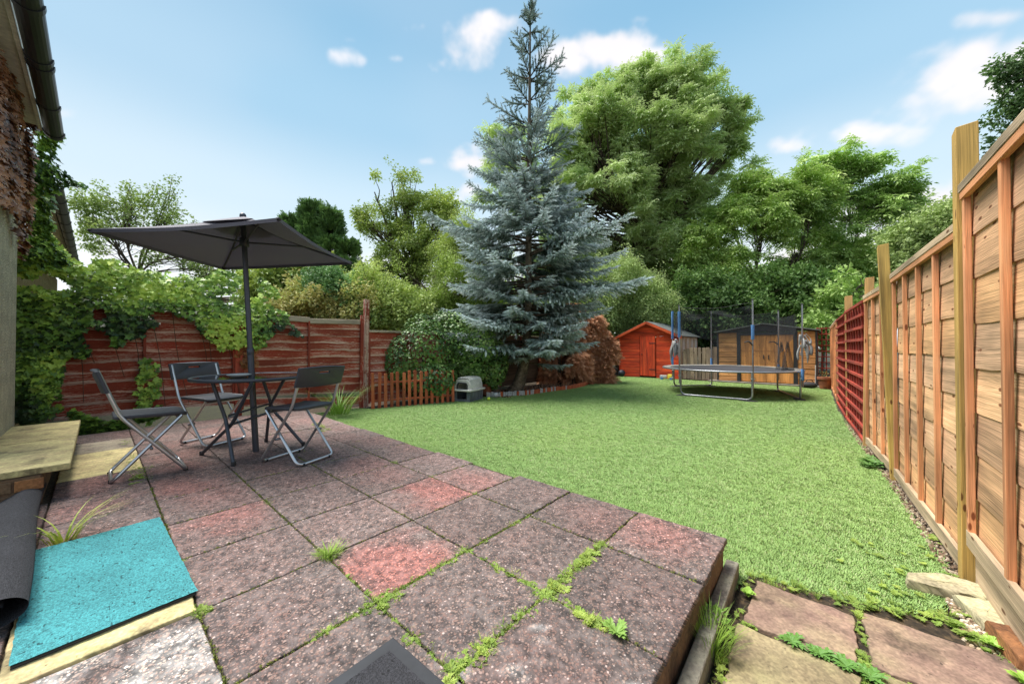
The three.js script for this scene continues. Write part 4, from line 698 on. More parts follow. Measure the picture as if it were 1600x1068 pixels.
// ------------------------------------------------------------------ trampoline
{
  const t = thing('trampoline', 'round trampoline with tall poles, torn dark net and blue foam sleeves', 'trampoline', [-1.80, 0, -10.2]), c = t.position, mh = .60;
  const feet = { a: [-3.21, -10.68], b: [-2.45, -9.03], c: [-2.47, -11.62], d: [-1.11, -8.84], e: [-1.05, -11.2], f: [-.42, -9.75] }, P = {};
  for (const k in feet) P[k] = V(feet[k][0] - c.x, 0, feet[k][1] - c.z);
  const R = 1.47, on = (v, r = R) => v.clone().setY(0).normalize().multiplyScalar(r);
  for (const k in P) P[k] = on(P[k], R + .02);
  for (const [p, q] of [['a', 'c'], ['b', 'd'], ['e', 'f']]) {
    const A = P[p], B = P[q], m = A.clone().lerp(B, .5);
    const leg = part('leg_frame', tube(bendy([A.clone().setY(mh - .01), A.clone().setY(.03), B.clone().setY(.03), B.clone().setY(mh - .01)], .12), .020, .020, 10), M.galv, t);
    for (const F of [A, B]) part('foot_pad', lathe([[0, 0], [.17, 0], [.175, .012], [.10, .02], [0, .022]], 18).scale(1, 1, .6).rotateY(-Math.atan2(B.z - A.z, B.x - A.x)).translate(mixn(F.x, m.x, .1), .004, mixn(F.z, m.z, .1)), M.dark, leg);
  }
  part('rim', new THREE.TorusGeometry(R, .021, 10, 72).rotateX(Math.PI / 2).translate(0, mh, 0), M.galv, t);
  part('jumping_mat', lathe([[0, mh - .035], [.7, mh - .028], [1.30, mh - .006], [1.31, mh - .012]], 64), M.tmat, t);
  { const g = lathe([[1.32, mh + .002], [1.34, mh + .012], [1.42, mh + .018], [1.47, mh + .018], [1.49, mh + .004], [1.49, mh - .012]], 72), p = g.attributes.position; for (let i = 0; i < p.count; i++) { const a = Math.atan2(p.getZ(i), p.getX(i)); p.setY(i, p.getY(i) + .008 * (vn(a * 9 + 80, i % 6, 999, 9, 3) - .5)); } g.computeVertexNormals(); part('edge_pad', g, M.pad, t); }
  { const sp = []; for (let i = 0; i < 64; i++) { const a = i / 64 * 6.283; sp.push(tube([[Math.cos(a) * 1.30, mh - .01, Math.sin(a) * 1.30], [Math.cos(a) * 1.46, mh - .004, Math.sin(a) * 1.46]], .006, .006, 4, false)); } const o = part('springs', merge(sp), M.galv, t); o.userData.kind = 'stuff'; }
  const top = { a: 2.15, b: 2.09, c: 2.13, d: 2.10, e: 2.05, f: 2.03 };
  for (const k in P) {
    const A = on(P[k], R + .06), h = top[k], pl = part('net_pole', tube([A.clone().setY(.28), A.clone().setY(h)], .016, .016, 9), M.galv, t);
    part('pole_cap', new THREE.SphereGeometry(.021, 10, 8).translate(A.x, h, A.z), M.dark, pl);
    const sl = { a: [[1.35, 2.13], [.62, .85]], b: [[1.35, 1.95]], c: [[.6, .8]], d: [[1.28, 1.58]], e: [[.55, .68]], f: [[.42, .66]] }[k];
    for (const [y0, y1] of sl) { const s = part('foam_sleeve', tube([A.clone().setY(y0), A.clone().setY(y0 + (y1 - y0) * .5), A.clone().setY(y1)], q => .031 + .003 * Math.sin(q * 9), 0, 12), M.blue, pl); }
    part('clamp', box(.07, .03, .05, A.x * .99, .46, A.z * .99, .006), M.galv, pl);
  }
  // torn net: bands between the poles, sagging, semi-transparent
  const net = (A, B, ta, tb, la, lb, sagT, sagB, inward, seed) => { const N = 16, K = 8, pos = [], uv = [], f = (i, j) => { const u = i / N, v = j / K, p = A.clone().lerp(B, u), m = 4 * u * (1 - u), y1 = mixn(ta, tb, u) - sagT * m, y0 = mixn(la, lb, u) + sagB * m; p.multiplyScalar(1 - inward * m); p.y = mixn(y0, y1, v); const w = .03 * Math.sin(u * 14 + v * 4 + seed); return p.add(V(w * p.x, 0, w * p.z)); }; for (let i = 0; i < N; i++) for (let j = 0; j < K; j++) for (const [a, b] of [[i, j], [i + 1, j], [i + 1, j + 1], [i, j], [i + 1, j + 1], [i, j + 1]]) { const q = f(a, b); pos.push(q.x, q.y, q.z); uv.push(a / N, b / K); } return toCreasedNormals(fromTris(pos, uv), 1); };
  const q = k => on(P[k], R + .0);
  const netPart = (g, l) => part('safety_net', g, M.net, t, l);
  netPart(net(q('a'), q('c'), 2.08, 2.06, 1.36, 1.30, .07, .05, .0, 1));
  netPart(net(q('c'), q('e'), 2.06, 1.98, .66, .64, .05, 0, .0, 2));
  netPart(net(q('b').lerp(q('a'), .0), q('a'), 2.0, 2.08, 1.42, 1.36, .10, .02, .02, 3));
  netPart(net(q('e'), q('f').lerp(q('e'), .15), 1.98, 1.86, .64, 1.30, .10, .0, .06, 4));
  netPart(net(q('b'), q('d'), 2.0, 2.0, 1.62, 1.66, .08, .14, -.04, 5));
  for (const [k, l, d] of [['e', 'f', .45], ['e', 'f', .75]]) { const A = q(k).lerp(q(l), d), g = new THREE.ConeGeometry(.11, .70, 10, 5, true); const p = g.attributes.position; for (let i = 0; i < p.count; i++) p.setX(i, p.getX(i) + .02 * Math.sin(i * 2.3)); g.translate(A.x * .93, mh + .34, A.z * .93); g.computeVertexNormals(); netPart(g, 'dark net gathered into a hanging bunch'); }
  for (const [k, l] of [['a', 'c'], ['c', 'e'], ['b', 'd'], ['b', 'a']]) { const A = q(k), B = q(l); part('net_cord', tube(curve([A.clone().setY(top[k] - .05), A.clone().lerp(B, .5).setY((top[k] + top[l]) / 2 - .12), B.clone().setY(top[l] - .05)], 12), .006, .006, 5), M.dark, t); }
  // shredded grey foam hanging off two poles
  const shred = (A, y, n, seed, s) => { const r = rng(seed), gs = []; for (let i = 0; i < n; i++) { const a = r() * 6.283, x = A.x + Math.cos(a) * .045 * s, z = A.z + Math.sin(a) * .045 * s, y0 = y + (r() - .2) * .26 * s, L = (.16 + r() * .26) * s, w = .014 + r() * .016, k = V(Math.cos(a), 0, Math.sin(a)).multiplyScalar(.02 + r() * .07); const g = tube(curve([[x * .995, y0, z * .995], [x + k.x * .7, y0 - L * .35, z + k.z * .7], [x + k.x, y0 - L * .7, z + k.z], [x + k.x * .8, y0 - L, z + k.z * .8]], 8), q => w * (.6 + .6 * Math.sin(q * 3 + i)) + .004, 0, 6); gs.push(g); } return merge(gs); };
  part('torn_foam', shred(on(P.a, R + .05).lerp(on(P.b, R), .35), 1.16, 16, 4, 1.1), M.foam, t, 'shredded pale grey foam hanging between the left poles');
  part('torn_foam', shred(on(P.f, R + .08), 1.22, 11, 6, .95), M.foam, t, 'shredded grey foam on the right pole');
  for (const [k, y, dx] of [['d', 1.22, -.14], ['e', 1.24, -.2]]) { const A = on(P[k], R + .06); part('strap', tube(curve([[A.x, y - .06, A.z], [A.x + dx * .5, y + .02, A.z + .03], [A.x + dx, y, A.z + .05]], 8), .018, .012, 6), M.dark, t); }
}

// ------------------------------------------------------------------ leaves
function leafTris(pos, base, dir, nor, L, Wd, fold = .25) {            // a leaf folded along its midrib
  const d = dir.clone().normalize(), s = d.clone().cross(nor).normalize(), n = s.clone().cross(d).normalize(), m = base.clone().addScaledVector(d, L * .42), tip = base.clone().addScaledVector(d, L).addScaledVector(n, -L * .12);
  const a = m.clone().addScaledVector(s, Wd / 2).addScaledVector(n, Wd * fold), b = m.clone().addScaledVector(s, -Wd / 2).addScaledVector(n, Wd * fold), mm = m.clone();
  for (const q of [base, a, mm, a, tip, mm, base, mm, b, mm, tip, b]) pos.push(q.x, q.y, q.z);
}
const fin = pos => { const g = new THREE.BufferGeometry(); g.setAttribute('position', new THREE.Float32BufferAttribute(pos, 3)); g.setAttribute('uv', new THREE.Float32BufferAttribute(new Float32Array(pos.length / 3 * 2), 2)); g.computeVertexNormals(); return g; };
const rdir = (r, up = 0) => { const a = r() * 6.283, z = r() * 2 - 1, s = Math.sqrt(1 - z * z); return V(Math.cos(a) * s, z + up, Math.sin(a) * s).normalize(); };
function clump(n, L, Wd, spread, seed, droop = -.3) { const r = rng(seed), pos = []; for (let i = 0; i < n; i++) { const p = rdir(r).multiplyScalar(spread * Math.cbrt(r())), d = p.clone().normalize().add(rdir(r).multiplyScalar(.8)).add(V(0, droop, 0)); leafTris(pos, p, d, rdir(r, 1.1), L * (.7 + .6 * r()), Wd * (.7 + .6 * r())); } return fin(pos); }
function pinnate(k, L, leaflets, l, w, seed) { const r = rng(seed), pos = []; for (let i = 0; i < k; i++) { const a = i / k * 6.283 + r(), d = V(Math.cos(a), .25 - r() * .5, Math.sin(a)).normalize(), n = V(0, 1, 0); const side = d.clone().cross(n).normalize(); for (let j = 0; j < leaflets; j++) { const t = .25 + .75 * j / (leaflets - 1), b = d.clone().multiplyScalar(L * t); b.y -= .28 * L * t * t; for (const s of j === leaflets - 1 ? [0] : [-1, 1]) leafTris(pos, b, d.clone().multiplyScalar(.6).addScaledVector(side, s).add(V(0, -.25 - .2 * r(), 0)), n.clone().add(rdir(r).multiplyScalar(.4)), l * (.8 + .4 * r()), w); } } return fin(pos); }
function ivyLeafGeo(s = 1) { // five-lobed leaf in the x, y plane, tip down, slightly cupped
  const o = [[0, .10], [.16, .34], [.46, .26], [.36, .02], [.52, -.20], [.24, -.22], [0, -.66], [-.24, -.22], [-.52, -.20], [-.36, .02], [-.46, .26], [-.16, .34]], pos = [];
  for (let i = 0; i < o.length; i++) { const a = o[i], b = o[(i + 1) % o.length], z = p => .12 * Math.abs(p[0]) - .10 * p[1] * p[1]; pos.push(0, -.02, -.02, b[0] * s, b[1] * s, z(b) * s, a[0] * s, a[1] * s, z(a) * s); }
  return toCreasedNormals(fin(pos), 1.2);
}
const LM = leafMat([1.1, 1.1, 1.1], .6, .5), LMdull = leafMat([1, 1, 1], .8, .3), IVYM = leafMat([1, 1, 1], .42, .22);
const pick = (pal, t, r) => { const x = clamp(t + (r() - .5) * .45) * (pal.length - 1), i = Math.min(pal.length - 2, Math.floor(x)), f = x - i, k = .85 + .3 * r(); return [0, 1, 2].map(q => mixn(pal[i][q], pal[i + 1][q], f) * k); };

// ------------------------------------------------------------------ broad-leaved trees and shrubs, each crown a cloud of leaf sprays on limbs that reach them
function tree(name, label, cat, o) {
  const r = rng(o.seed), d = o.d, k = d / FOCAL;
  const lobes = o.lobes.map(([px, py, rx, ry, dd = 0]) => { const c = atD(px, py, d + dd); return { c, a: rx * (d + dd) / FOCAL, b: ry * (d + dd) / FOCAL, z: (rx * .55 + ry * .45) * (d + dd) / FOCAL * (o.deep || .9) }; });
  const b0 = atD(o.base[0], 540, d); b0.y = -.15;
  const t = thing(name, label, cat, [b0.x, b0.y, b0.z], 0, o.group), inv = V(-b0.x, -b0.y, -b0.z);
  const view = V(Math.sin(-TURN), 0, -Math.cos(TURN)), right = V(Math.cos(TURN), 0, -Math.sin(TURN));
  const vol = lobes.map(l => l.a * l.b * l.z), tot = vol.reduce((a, b) => a + b, 0), list = [], tips = [];
  const per = o.per || 13, len = o.len || 1, fat = o.fat || .34;
  lobes.forEach((l, li) => {
    const K = Math.max(4, Math.round(o.n * Math.pow(vol[li] / tot, .8) / per)); l.tips = [];
    for (let k = 0; k < K; k++) {
      const q = rdir(r), rad = Math.pow(r(), o.shell || .5) * (.8 + .36 * r()), p = l.c.clone().addScaledVector(right, q.x * l.a * rad).addScaledVector(view, q.z * l.z * rad); p.y += q.y * l.b * rad;
      if (p.y < .1 || fb3(p.x * o.gap * .8 + 50, p.y * o.gap + 50, p.z * o.gap * .8 + 50, 2, o.seed) < (o.hole || .40)) continue;
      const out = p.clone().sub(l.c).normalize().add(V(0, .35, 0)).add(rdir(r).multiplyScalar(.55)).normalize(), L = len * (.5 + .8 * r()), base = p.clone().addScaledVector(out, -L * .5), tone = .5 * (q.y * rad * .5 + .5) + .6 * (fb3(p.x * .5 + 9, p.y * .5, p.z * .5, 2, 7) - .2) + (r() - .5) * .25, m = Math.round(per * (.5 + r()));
      l.tips.push([base, p.clone().addScaledVector(out, L * .4)]);
      for (let e = 0; e < m; e++) { const t = Math.sqrt(r()), w = fat * L * (1.15 - .75 * t), s = base.clone().addScaledVector(out, L * t).add(rdir(r).multiplyScalar(w * Math.cbrt(r()))); s.y -= .12 * L * t * t; list.push([Mx(s.add(inv), (r() - .5) * 1.2, r() * 6.283, (r() - .5) * 1.2, (o.s || 1) * (.65 + .6 * r())), pick(o.pal, tone + .22 * (r() - .5), r)]); }
    }
  });
  const gs = [], top = lobes.reduce((m, l) => Math.max(m, l.c.y), 0), tr = o.r || .25, heads = [];
  const trunks = o.trunks || [[o.base[0], o.fork || [o.base[0], 470]]];
  for (const [bx, fk] of trunks) { const a = atD(bx, 540, d); a.y = -.15; const b = atD(fk[0], fk[1], d), pts = curve([a, a.clone().lerp(b, .5).add(V((r() - .5) * tr * 2, 0, (r() - .5) * tr * 2)), b], 10); gs.push(tube(pts.map(p => p.clone().add(inv)), q => mixn(tr * 1.15, tr * .6, q), 0, 9)); heads.push(b); }
  lobes.forEach(l => {
    const h = heads.reduce((m, x) => x.distanceTo(l.c) < m.distanceTo(l.c) ? x : m, heads[0]), e = l.c.clone(), R = tr * (trunks.length > 1 ? .55 : .48);
    const limb = curve([h, h.clone().lerp(e, .4).add(V((r() - .5) * l.a * .5, l.b * .25, (r() - .5) * l.a * .5)), e], 12); gs.push(tube(limb.map(p => p.clone().add(inv)), R, R * .28, 6));
    l.tips.forEach(([b, p], ti) => { if (ti % (o.skip || 1)) return; const s = limb[3 + Math.floor(r() * 9)], m = s.clone().lerp(b, .55).add(V((r() - .5) * .25, (r() - .3) * .35, (r() - .5) * .25)); gs.push(tube(curve([s, m, b, p], 6).map(x => x.clone().add(inv)), Math.min(.05, R * .3), .006, 4, false)); });
  });
  part('trunk', merge(gs), o.bark || W.bark, t);
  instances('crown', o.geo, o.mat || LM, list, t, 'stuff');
  return t;
}
const ASH = pinnate(4, .46, 5, .19, .075, 1), ASHs = pinnate(3, .42, 4, .19, .08, 2), BROAD = clump(11, .17, .12, .24, 3), SMALL = clump(12, .075, .05, .16, 4), FINE = clump(22, .06, .028, .2, 5, -.5), BROAD2 = clump(14, .115, .08, .22, 13), BIGLEAF = clump(12, .13, .10, .2, 6);
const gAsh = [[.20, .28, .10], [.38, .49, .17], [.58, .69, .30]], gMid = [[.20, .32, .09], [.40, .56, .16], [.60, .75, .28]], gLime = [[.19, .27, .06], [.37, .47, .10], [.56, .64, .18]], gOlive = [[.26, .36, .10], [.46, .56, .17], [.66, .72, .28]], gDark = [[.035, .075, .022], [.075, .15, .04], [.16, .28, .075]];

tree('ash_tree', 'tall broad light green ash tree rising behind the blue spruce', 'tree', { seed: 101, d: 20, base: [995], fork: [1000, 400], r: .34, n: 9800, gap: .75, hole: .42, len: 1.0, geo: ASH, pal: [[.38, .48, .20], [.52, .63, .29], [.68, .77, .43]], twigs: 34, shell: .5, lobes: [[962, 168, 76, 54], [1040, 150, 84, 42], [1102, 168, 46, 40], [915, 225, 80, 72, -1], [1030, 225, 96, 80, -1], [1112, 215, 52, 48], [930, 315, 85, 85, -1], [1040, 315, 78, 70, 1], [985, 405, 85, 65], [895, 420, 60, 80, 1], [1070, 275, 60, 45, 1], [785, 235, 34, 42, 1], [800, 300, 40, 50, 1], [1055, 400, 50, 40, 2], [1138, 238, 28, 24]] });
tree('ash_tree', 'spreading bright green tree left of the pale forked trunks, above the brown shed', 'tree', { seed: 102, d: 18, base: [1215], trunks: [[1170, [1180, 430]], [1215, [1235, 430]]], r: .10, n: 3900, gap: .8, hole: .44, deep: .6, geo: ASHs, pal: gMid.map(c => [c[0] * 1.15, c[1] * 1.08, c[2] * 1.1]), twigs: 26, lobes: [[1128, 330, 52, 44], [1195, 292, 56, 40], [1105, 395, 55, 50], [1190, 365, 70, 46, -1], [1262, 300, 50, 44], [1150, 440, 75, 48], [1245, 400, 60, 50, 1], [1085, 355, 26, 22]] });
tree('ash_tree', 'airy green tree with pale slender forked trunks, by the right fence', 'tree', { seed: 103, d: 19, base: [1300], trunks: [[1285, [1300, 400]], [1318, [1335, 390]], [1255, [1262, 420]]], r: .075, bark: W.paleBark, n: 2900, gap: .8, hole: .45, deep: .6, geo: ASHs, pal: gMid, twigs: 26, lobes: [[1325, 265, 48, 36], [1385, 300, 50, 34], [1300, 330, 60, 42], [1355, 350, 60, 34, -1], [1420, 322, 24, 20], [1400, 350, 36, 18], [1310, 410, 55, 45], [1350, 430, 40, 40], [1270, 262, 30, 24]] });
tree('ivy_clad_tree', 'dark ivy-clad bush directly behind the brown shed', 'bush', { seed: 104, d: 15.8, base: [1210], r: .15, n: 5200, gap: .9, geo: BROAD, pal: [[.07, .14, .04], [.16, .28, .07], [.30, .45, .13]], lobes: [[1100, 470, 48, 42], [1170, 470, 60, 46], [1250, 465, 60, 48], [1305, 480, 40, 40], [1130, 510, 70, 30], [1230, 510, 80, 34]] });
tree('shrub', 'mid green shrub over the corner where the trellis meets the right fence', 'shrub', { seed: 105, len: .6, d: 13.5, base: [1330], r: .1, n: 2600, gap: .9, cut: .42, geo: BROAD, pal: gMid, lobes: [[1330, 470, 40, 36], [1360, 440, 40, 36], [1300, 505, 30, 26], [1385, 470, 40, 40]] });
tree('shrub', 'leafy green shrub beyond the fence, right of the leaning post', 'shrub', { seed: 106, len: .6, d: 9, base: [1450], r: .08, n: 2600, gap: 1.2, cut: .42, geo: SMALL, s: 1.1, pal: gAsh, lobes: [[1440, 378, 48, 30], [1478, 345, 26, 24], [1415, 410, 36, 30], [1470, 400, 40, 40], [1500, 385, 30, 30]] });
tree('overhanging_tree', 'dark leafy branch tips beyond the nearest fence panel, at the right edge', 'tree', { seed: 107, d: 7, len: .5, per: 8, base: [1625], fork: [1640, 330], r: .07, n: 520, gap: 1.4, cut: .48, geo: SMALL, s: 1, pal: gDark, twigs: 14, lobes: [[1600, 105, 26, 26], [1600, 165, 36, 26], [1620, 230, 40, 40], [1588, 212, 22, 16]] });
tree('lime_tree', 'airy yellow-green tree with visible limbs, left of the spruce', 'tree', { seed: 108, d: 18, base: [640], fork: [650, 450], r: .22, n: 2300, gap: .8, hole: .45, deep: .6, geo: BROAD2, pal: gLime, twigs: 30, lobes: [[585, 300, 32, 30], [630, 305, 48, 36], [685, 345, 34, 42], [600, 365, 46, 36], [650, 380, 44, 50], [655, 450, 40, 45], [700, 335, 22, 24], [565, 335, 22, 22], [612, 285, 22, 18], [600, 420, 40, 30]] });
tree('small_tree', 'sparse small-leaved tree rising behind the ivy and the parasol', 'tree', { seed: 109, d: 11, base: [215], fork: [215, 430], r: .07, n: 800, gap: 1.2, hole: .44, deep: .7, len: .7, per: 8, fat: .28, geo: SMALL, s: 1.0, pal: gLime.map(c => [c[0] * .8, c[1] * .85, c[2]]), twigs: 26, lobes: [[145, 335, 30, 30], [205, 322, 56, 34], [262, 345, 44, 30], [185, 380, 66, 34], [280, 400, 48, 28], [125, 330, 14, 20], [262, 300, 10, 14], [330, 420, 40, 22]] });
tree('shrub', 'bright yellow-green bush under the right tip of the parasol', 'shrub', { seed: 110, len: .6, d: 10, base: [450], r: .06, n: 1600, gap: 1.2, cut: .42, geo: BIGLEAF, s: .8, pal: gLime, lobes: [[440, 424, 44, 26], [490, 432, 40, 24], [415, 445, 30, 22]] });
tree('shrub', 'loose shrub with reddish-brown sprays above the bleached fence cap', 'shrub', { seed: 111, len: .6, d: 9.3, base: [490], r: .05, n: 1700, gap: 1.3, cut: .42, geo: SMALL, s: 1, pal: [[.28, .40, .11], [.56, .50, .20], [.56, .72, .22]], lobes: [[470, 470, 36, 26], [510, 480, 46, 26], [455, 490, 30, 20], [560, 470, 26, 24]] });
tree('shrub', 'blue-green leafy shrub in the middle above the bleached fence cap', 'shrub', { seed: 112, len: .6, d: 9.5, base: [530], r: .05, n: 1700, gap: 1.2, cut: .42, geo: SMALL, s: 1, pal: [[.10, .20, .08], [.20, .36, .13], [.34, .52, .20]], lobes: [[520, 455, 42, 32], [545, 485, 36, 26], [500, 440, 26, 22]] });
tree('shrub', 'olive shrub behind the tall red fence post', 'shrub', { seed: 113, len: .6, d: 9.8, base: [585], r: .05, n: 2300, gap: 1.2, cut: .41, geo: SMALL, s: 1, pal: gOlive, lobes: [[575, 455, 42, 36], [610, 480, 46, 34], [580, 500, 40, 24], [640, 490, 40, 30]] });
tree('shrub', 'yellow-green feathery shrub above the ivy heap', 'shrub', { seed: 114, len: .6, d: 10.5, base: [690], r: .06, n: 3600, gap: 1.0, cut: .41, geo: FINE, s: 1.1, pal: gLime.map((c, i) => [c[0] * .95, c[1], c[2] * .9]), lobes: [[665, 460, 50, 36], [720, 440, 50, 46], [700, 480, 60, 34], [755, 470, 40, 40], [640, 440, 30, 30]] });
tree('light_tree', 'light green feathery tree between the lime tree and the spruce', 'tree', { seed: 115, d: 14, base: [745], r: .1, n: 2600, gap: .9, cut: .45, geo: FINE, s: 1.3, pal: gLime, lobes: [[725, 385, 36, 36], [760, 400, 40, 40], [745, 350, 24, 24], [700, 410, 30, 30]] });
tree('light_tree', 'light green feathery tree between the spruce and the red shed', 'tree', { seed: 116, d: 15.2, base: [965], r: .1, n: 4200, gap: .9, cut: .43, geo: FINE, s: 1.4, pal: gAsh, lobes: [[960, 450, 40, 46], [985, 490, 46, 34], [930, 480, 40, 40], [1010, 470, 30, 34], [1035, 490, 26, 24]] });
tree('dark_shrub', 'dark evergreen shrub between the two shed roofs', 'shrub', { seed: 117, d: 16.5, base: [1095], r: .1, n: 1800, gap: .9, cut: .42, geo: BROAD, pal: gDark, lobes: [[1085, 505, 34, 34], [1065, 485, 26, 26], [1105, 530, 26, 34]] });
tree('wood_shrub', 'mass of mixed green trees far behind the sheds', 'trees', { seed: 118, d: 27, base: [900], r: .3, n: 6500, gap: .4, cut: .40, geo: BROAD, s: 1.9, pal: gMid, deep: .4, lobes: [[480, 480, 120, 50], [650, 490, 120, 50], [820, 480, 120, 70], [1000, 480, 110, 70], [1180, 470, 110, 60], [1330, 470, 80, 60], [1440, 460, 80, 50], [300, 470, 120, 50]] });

// ------------------------------------------------------------------ conifers
function needleGeo(L, n, nl, seed, w = .0032) { const r = rng(seed), pos = []; for (let i = 0; i < n; i++) { const t = i / n, a = r() * 6.283, up = V(Math.cos(a), Math.sin(a) * .8 + .35, .75 + .3 * t).normalize(), b = V(0, 0, L * t), s = up.clone().cross(V(r() - .5, r() - .5, r() - .5)).normalize().multiplyScalar(w * .5), e = b.clone().addScaledVector(up, nl * (.8 + .4 * r())); const a1 = b.clone().add(s), b1 = b.clone().sub(s); for (const q of [a1, b1, e]) pos.push(q.x, q.y, q.z); } for (const q of [V(.003, 0, 0), V(-.003, 0, 0), V(0, 0, L), V(0, .003, 0), V(0, -.003, 0), V(0, 0, L)]) pos.push(q.x, q.y, q.z); return fin(pos); }
{
  const base = V(-5.86, -.05, -6.86), t = thing('spruce_tree', 'tall silvery blue spruce with a leaning pale trunk base, in the middle of the garden', 'tree', [base.x, base.y, base.z]), r = rng(204);
  const axis = curve([[0, 0, 0], [.13, .35, -.05], [.25, .9, -.1], [.30, 1.7, -.14], [.31, 4.5, -.18], [.32, 7.2, -.2], [.335, 9.75, -.22]], 60);
  const at = y => { let i = 0; while (i < axis.length - 2 && axis[i + 1].y < y) i++; const a = axis[i], b = axis[i + 1]; return a.clone().lerp(b, clamp((y - a.y) / (b.y - a.y))); };
  part('trunk', tube(axis, q => q < .1 ? mixn(.235, .165, q * 10) : mixn(.165, .012, (q - .1) / .9), 0, 12), W.paleBark, t);
  const prof = [[.5, .55], [.9, 1.15], [1.35, 1.85], [1.9, 1.9], [2.5, 2.15], [3.0, 2.35], [3.7, 2.15], [4.3, 1.7], [5.0, 1.25], [5.8, 1.08], [6.6, 1.02], [7.4, .98], [8.1, .76], [8.8, .50], [9.3, .26], [9.75, .1]];
  const Rm = y => { for (let i = 1; i < prof.length; i++) if (y <= prof[i][0]) return mixn(prof[i - 1][1], prof[i][1], (y - prof[i - 1][0]) / (prof[i][0] - prof[i - 1][0])); return .08; };
  const list = [], wood = [], right = V(Math.cos(TURN), 0, -Math.sin(TURN));
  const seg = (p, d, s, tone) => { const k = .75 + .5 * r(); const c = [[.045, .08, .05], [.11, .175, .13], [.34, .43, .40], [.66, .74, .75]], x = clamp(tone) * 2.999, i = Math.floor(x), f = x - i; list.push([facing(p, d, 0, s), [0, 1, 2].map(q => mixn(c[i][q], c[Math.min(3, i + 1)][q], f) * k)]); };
  let y = .95;
  while (y < 9.7) {
    const upper = y > 5.6, n = y > 8.9 ? 5 : upper ? 7 : 10, off = r() * 6.283;
    for (let k = 0; k < n; k++) {
      const az = off + k / n * 6.283 + (r() - .5) * .7, yy = y + (r() - .5) * (y > 6.4 ? .12 : .46), o = at(yy), dirH = V(Math.cos(az), 0, Math.sin(az)), side = dirH.dot(right); let R = Rm(yy) * (.62 + .54 * r());
      if (r() < (yy > 5 ? .26 : .24)) continue; R *= .60 + .82 * fb3(Math.cos(az) * 1.4 + 9, yy * .9, Math.sin(az) * 1.4 + 9, 2, 17); if (yy > 3.2 && yy < 4.1 && side < -.55) R *= 1.12; if (yy > 2.3 && yy < 3.1 && side > .5) R *= 1.12; if (yy < 1.0) R *= side > 0 ? 1.05 : .55; if (yy > 1.0 && yy < 2.0 && side < -.6) R *= 1.12;
      const rise = yy > 6.6 ? .48 : yy > 5 ? .24 : yy > 3 ? .10 : yy > 1.6 ? .06 : .0, sag = yy > 4 ? .14 : .20;
      const N = Math.max(6, Math.round(R / .070)), P = []; for (let i = 0; i <= N; i++) { const s = i / N; P.push(o.clone().addScaledVector(dirH, R * s).add(V(0, yy > 5.4 ? R * (rise * s + .12 * s * s) : R * (rise * s + .12 * s - sag * 1.25 * Math.pow(s, 1.5) + .10 * Math.pow(s, 5)), 0)).add(V(0, 0, 0))); }
      wood.push(tube(P, Math.min(.03, .012 + R * .008), .004, 5, false));
      const s0 = yy > 6.5 ? .12 : .26;
      for (let i = 1; i <= N; i++) {
        const s = i / N; if (s < s0) continue; const p = P[i], d = P[i].clone().sub(P[i - 1]).normalize(), sd = d.clone().cross(V(0, 1, 0)).normalize().applyAxisAngle(d, yy > 5.6 ? (r() - .5) * 2.6 : (r() - .5) * .7);
        seg(p.clone().addScaledVector(d, -.03), d.clone().add(rdir(r).multiplyScalar(.15)).normalize(), 1.1, .25 + .75 * s + (r() - .5) * .3);
        for (const q of [-1, 1]) {
          const len = Math.max(.08, (.20 + .20 * R) * (1.12 - s) * (yy > 6.2 ? .70 : 1.15) * (.7 + .6 * r())), m = Math.max(1, Math.round(len / .10)); let b = p.clone(), td = d.clone().multiplyScalar(.75).addScaledVector(sd, q * .8).add(V(0, .04 - .14 * (yy < 5) + (r() - .5) * .25, 0)).normalize();
          for (let e = 0; e < m; e++) {
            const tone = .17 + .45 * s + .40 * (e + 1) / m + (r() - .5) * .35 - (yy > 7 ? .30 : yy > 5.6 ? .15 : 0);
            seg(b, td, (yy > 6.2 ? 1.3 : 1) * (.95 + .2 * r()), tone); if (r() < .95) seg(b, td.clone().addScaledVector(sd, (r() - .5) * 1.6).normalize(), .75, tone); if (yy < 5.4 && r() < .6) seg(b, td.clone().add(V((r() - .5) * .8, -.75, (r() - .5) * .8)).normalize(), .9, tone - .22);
            b = b.clone().addScaledVector(td, .10); td.add(V(0, yy < 5 ? -.05 : .04, 0)).normalize();
          }
        }
      }
    }
    y += y > 8.7 ? .42 : y > 6.4 ? .60 : upper ? .34 : y < 2.3 ? .17 : .225;
  }
  for (let i = 0; i < 7; i++) { const b = at(9.4 + i * .05), d = V((r() - .5) * .7, 1, (r() - .5) * .7).normalize(); seg(b, d, 1.2, .3); seg(b.clone().addScaledVector(d, .1), d, 1, .3); }
  part('branches', merge(wood), W.bark, t).userData.kind = 'stuff';
  instances('needles', needleGeo(.125, 60, .034, 9, .0060), mat([1, 1, 1], { roughness: .7 }), list, t, 'stuff');
}
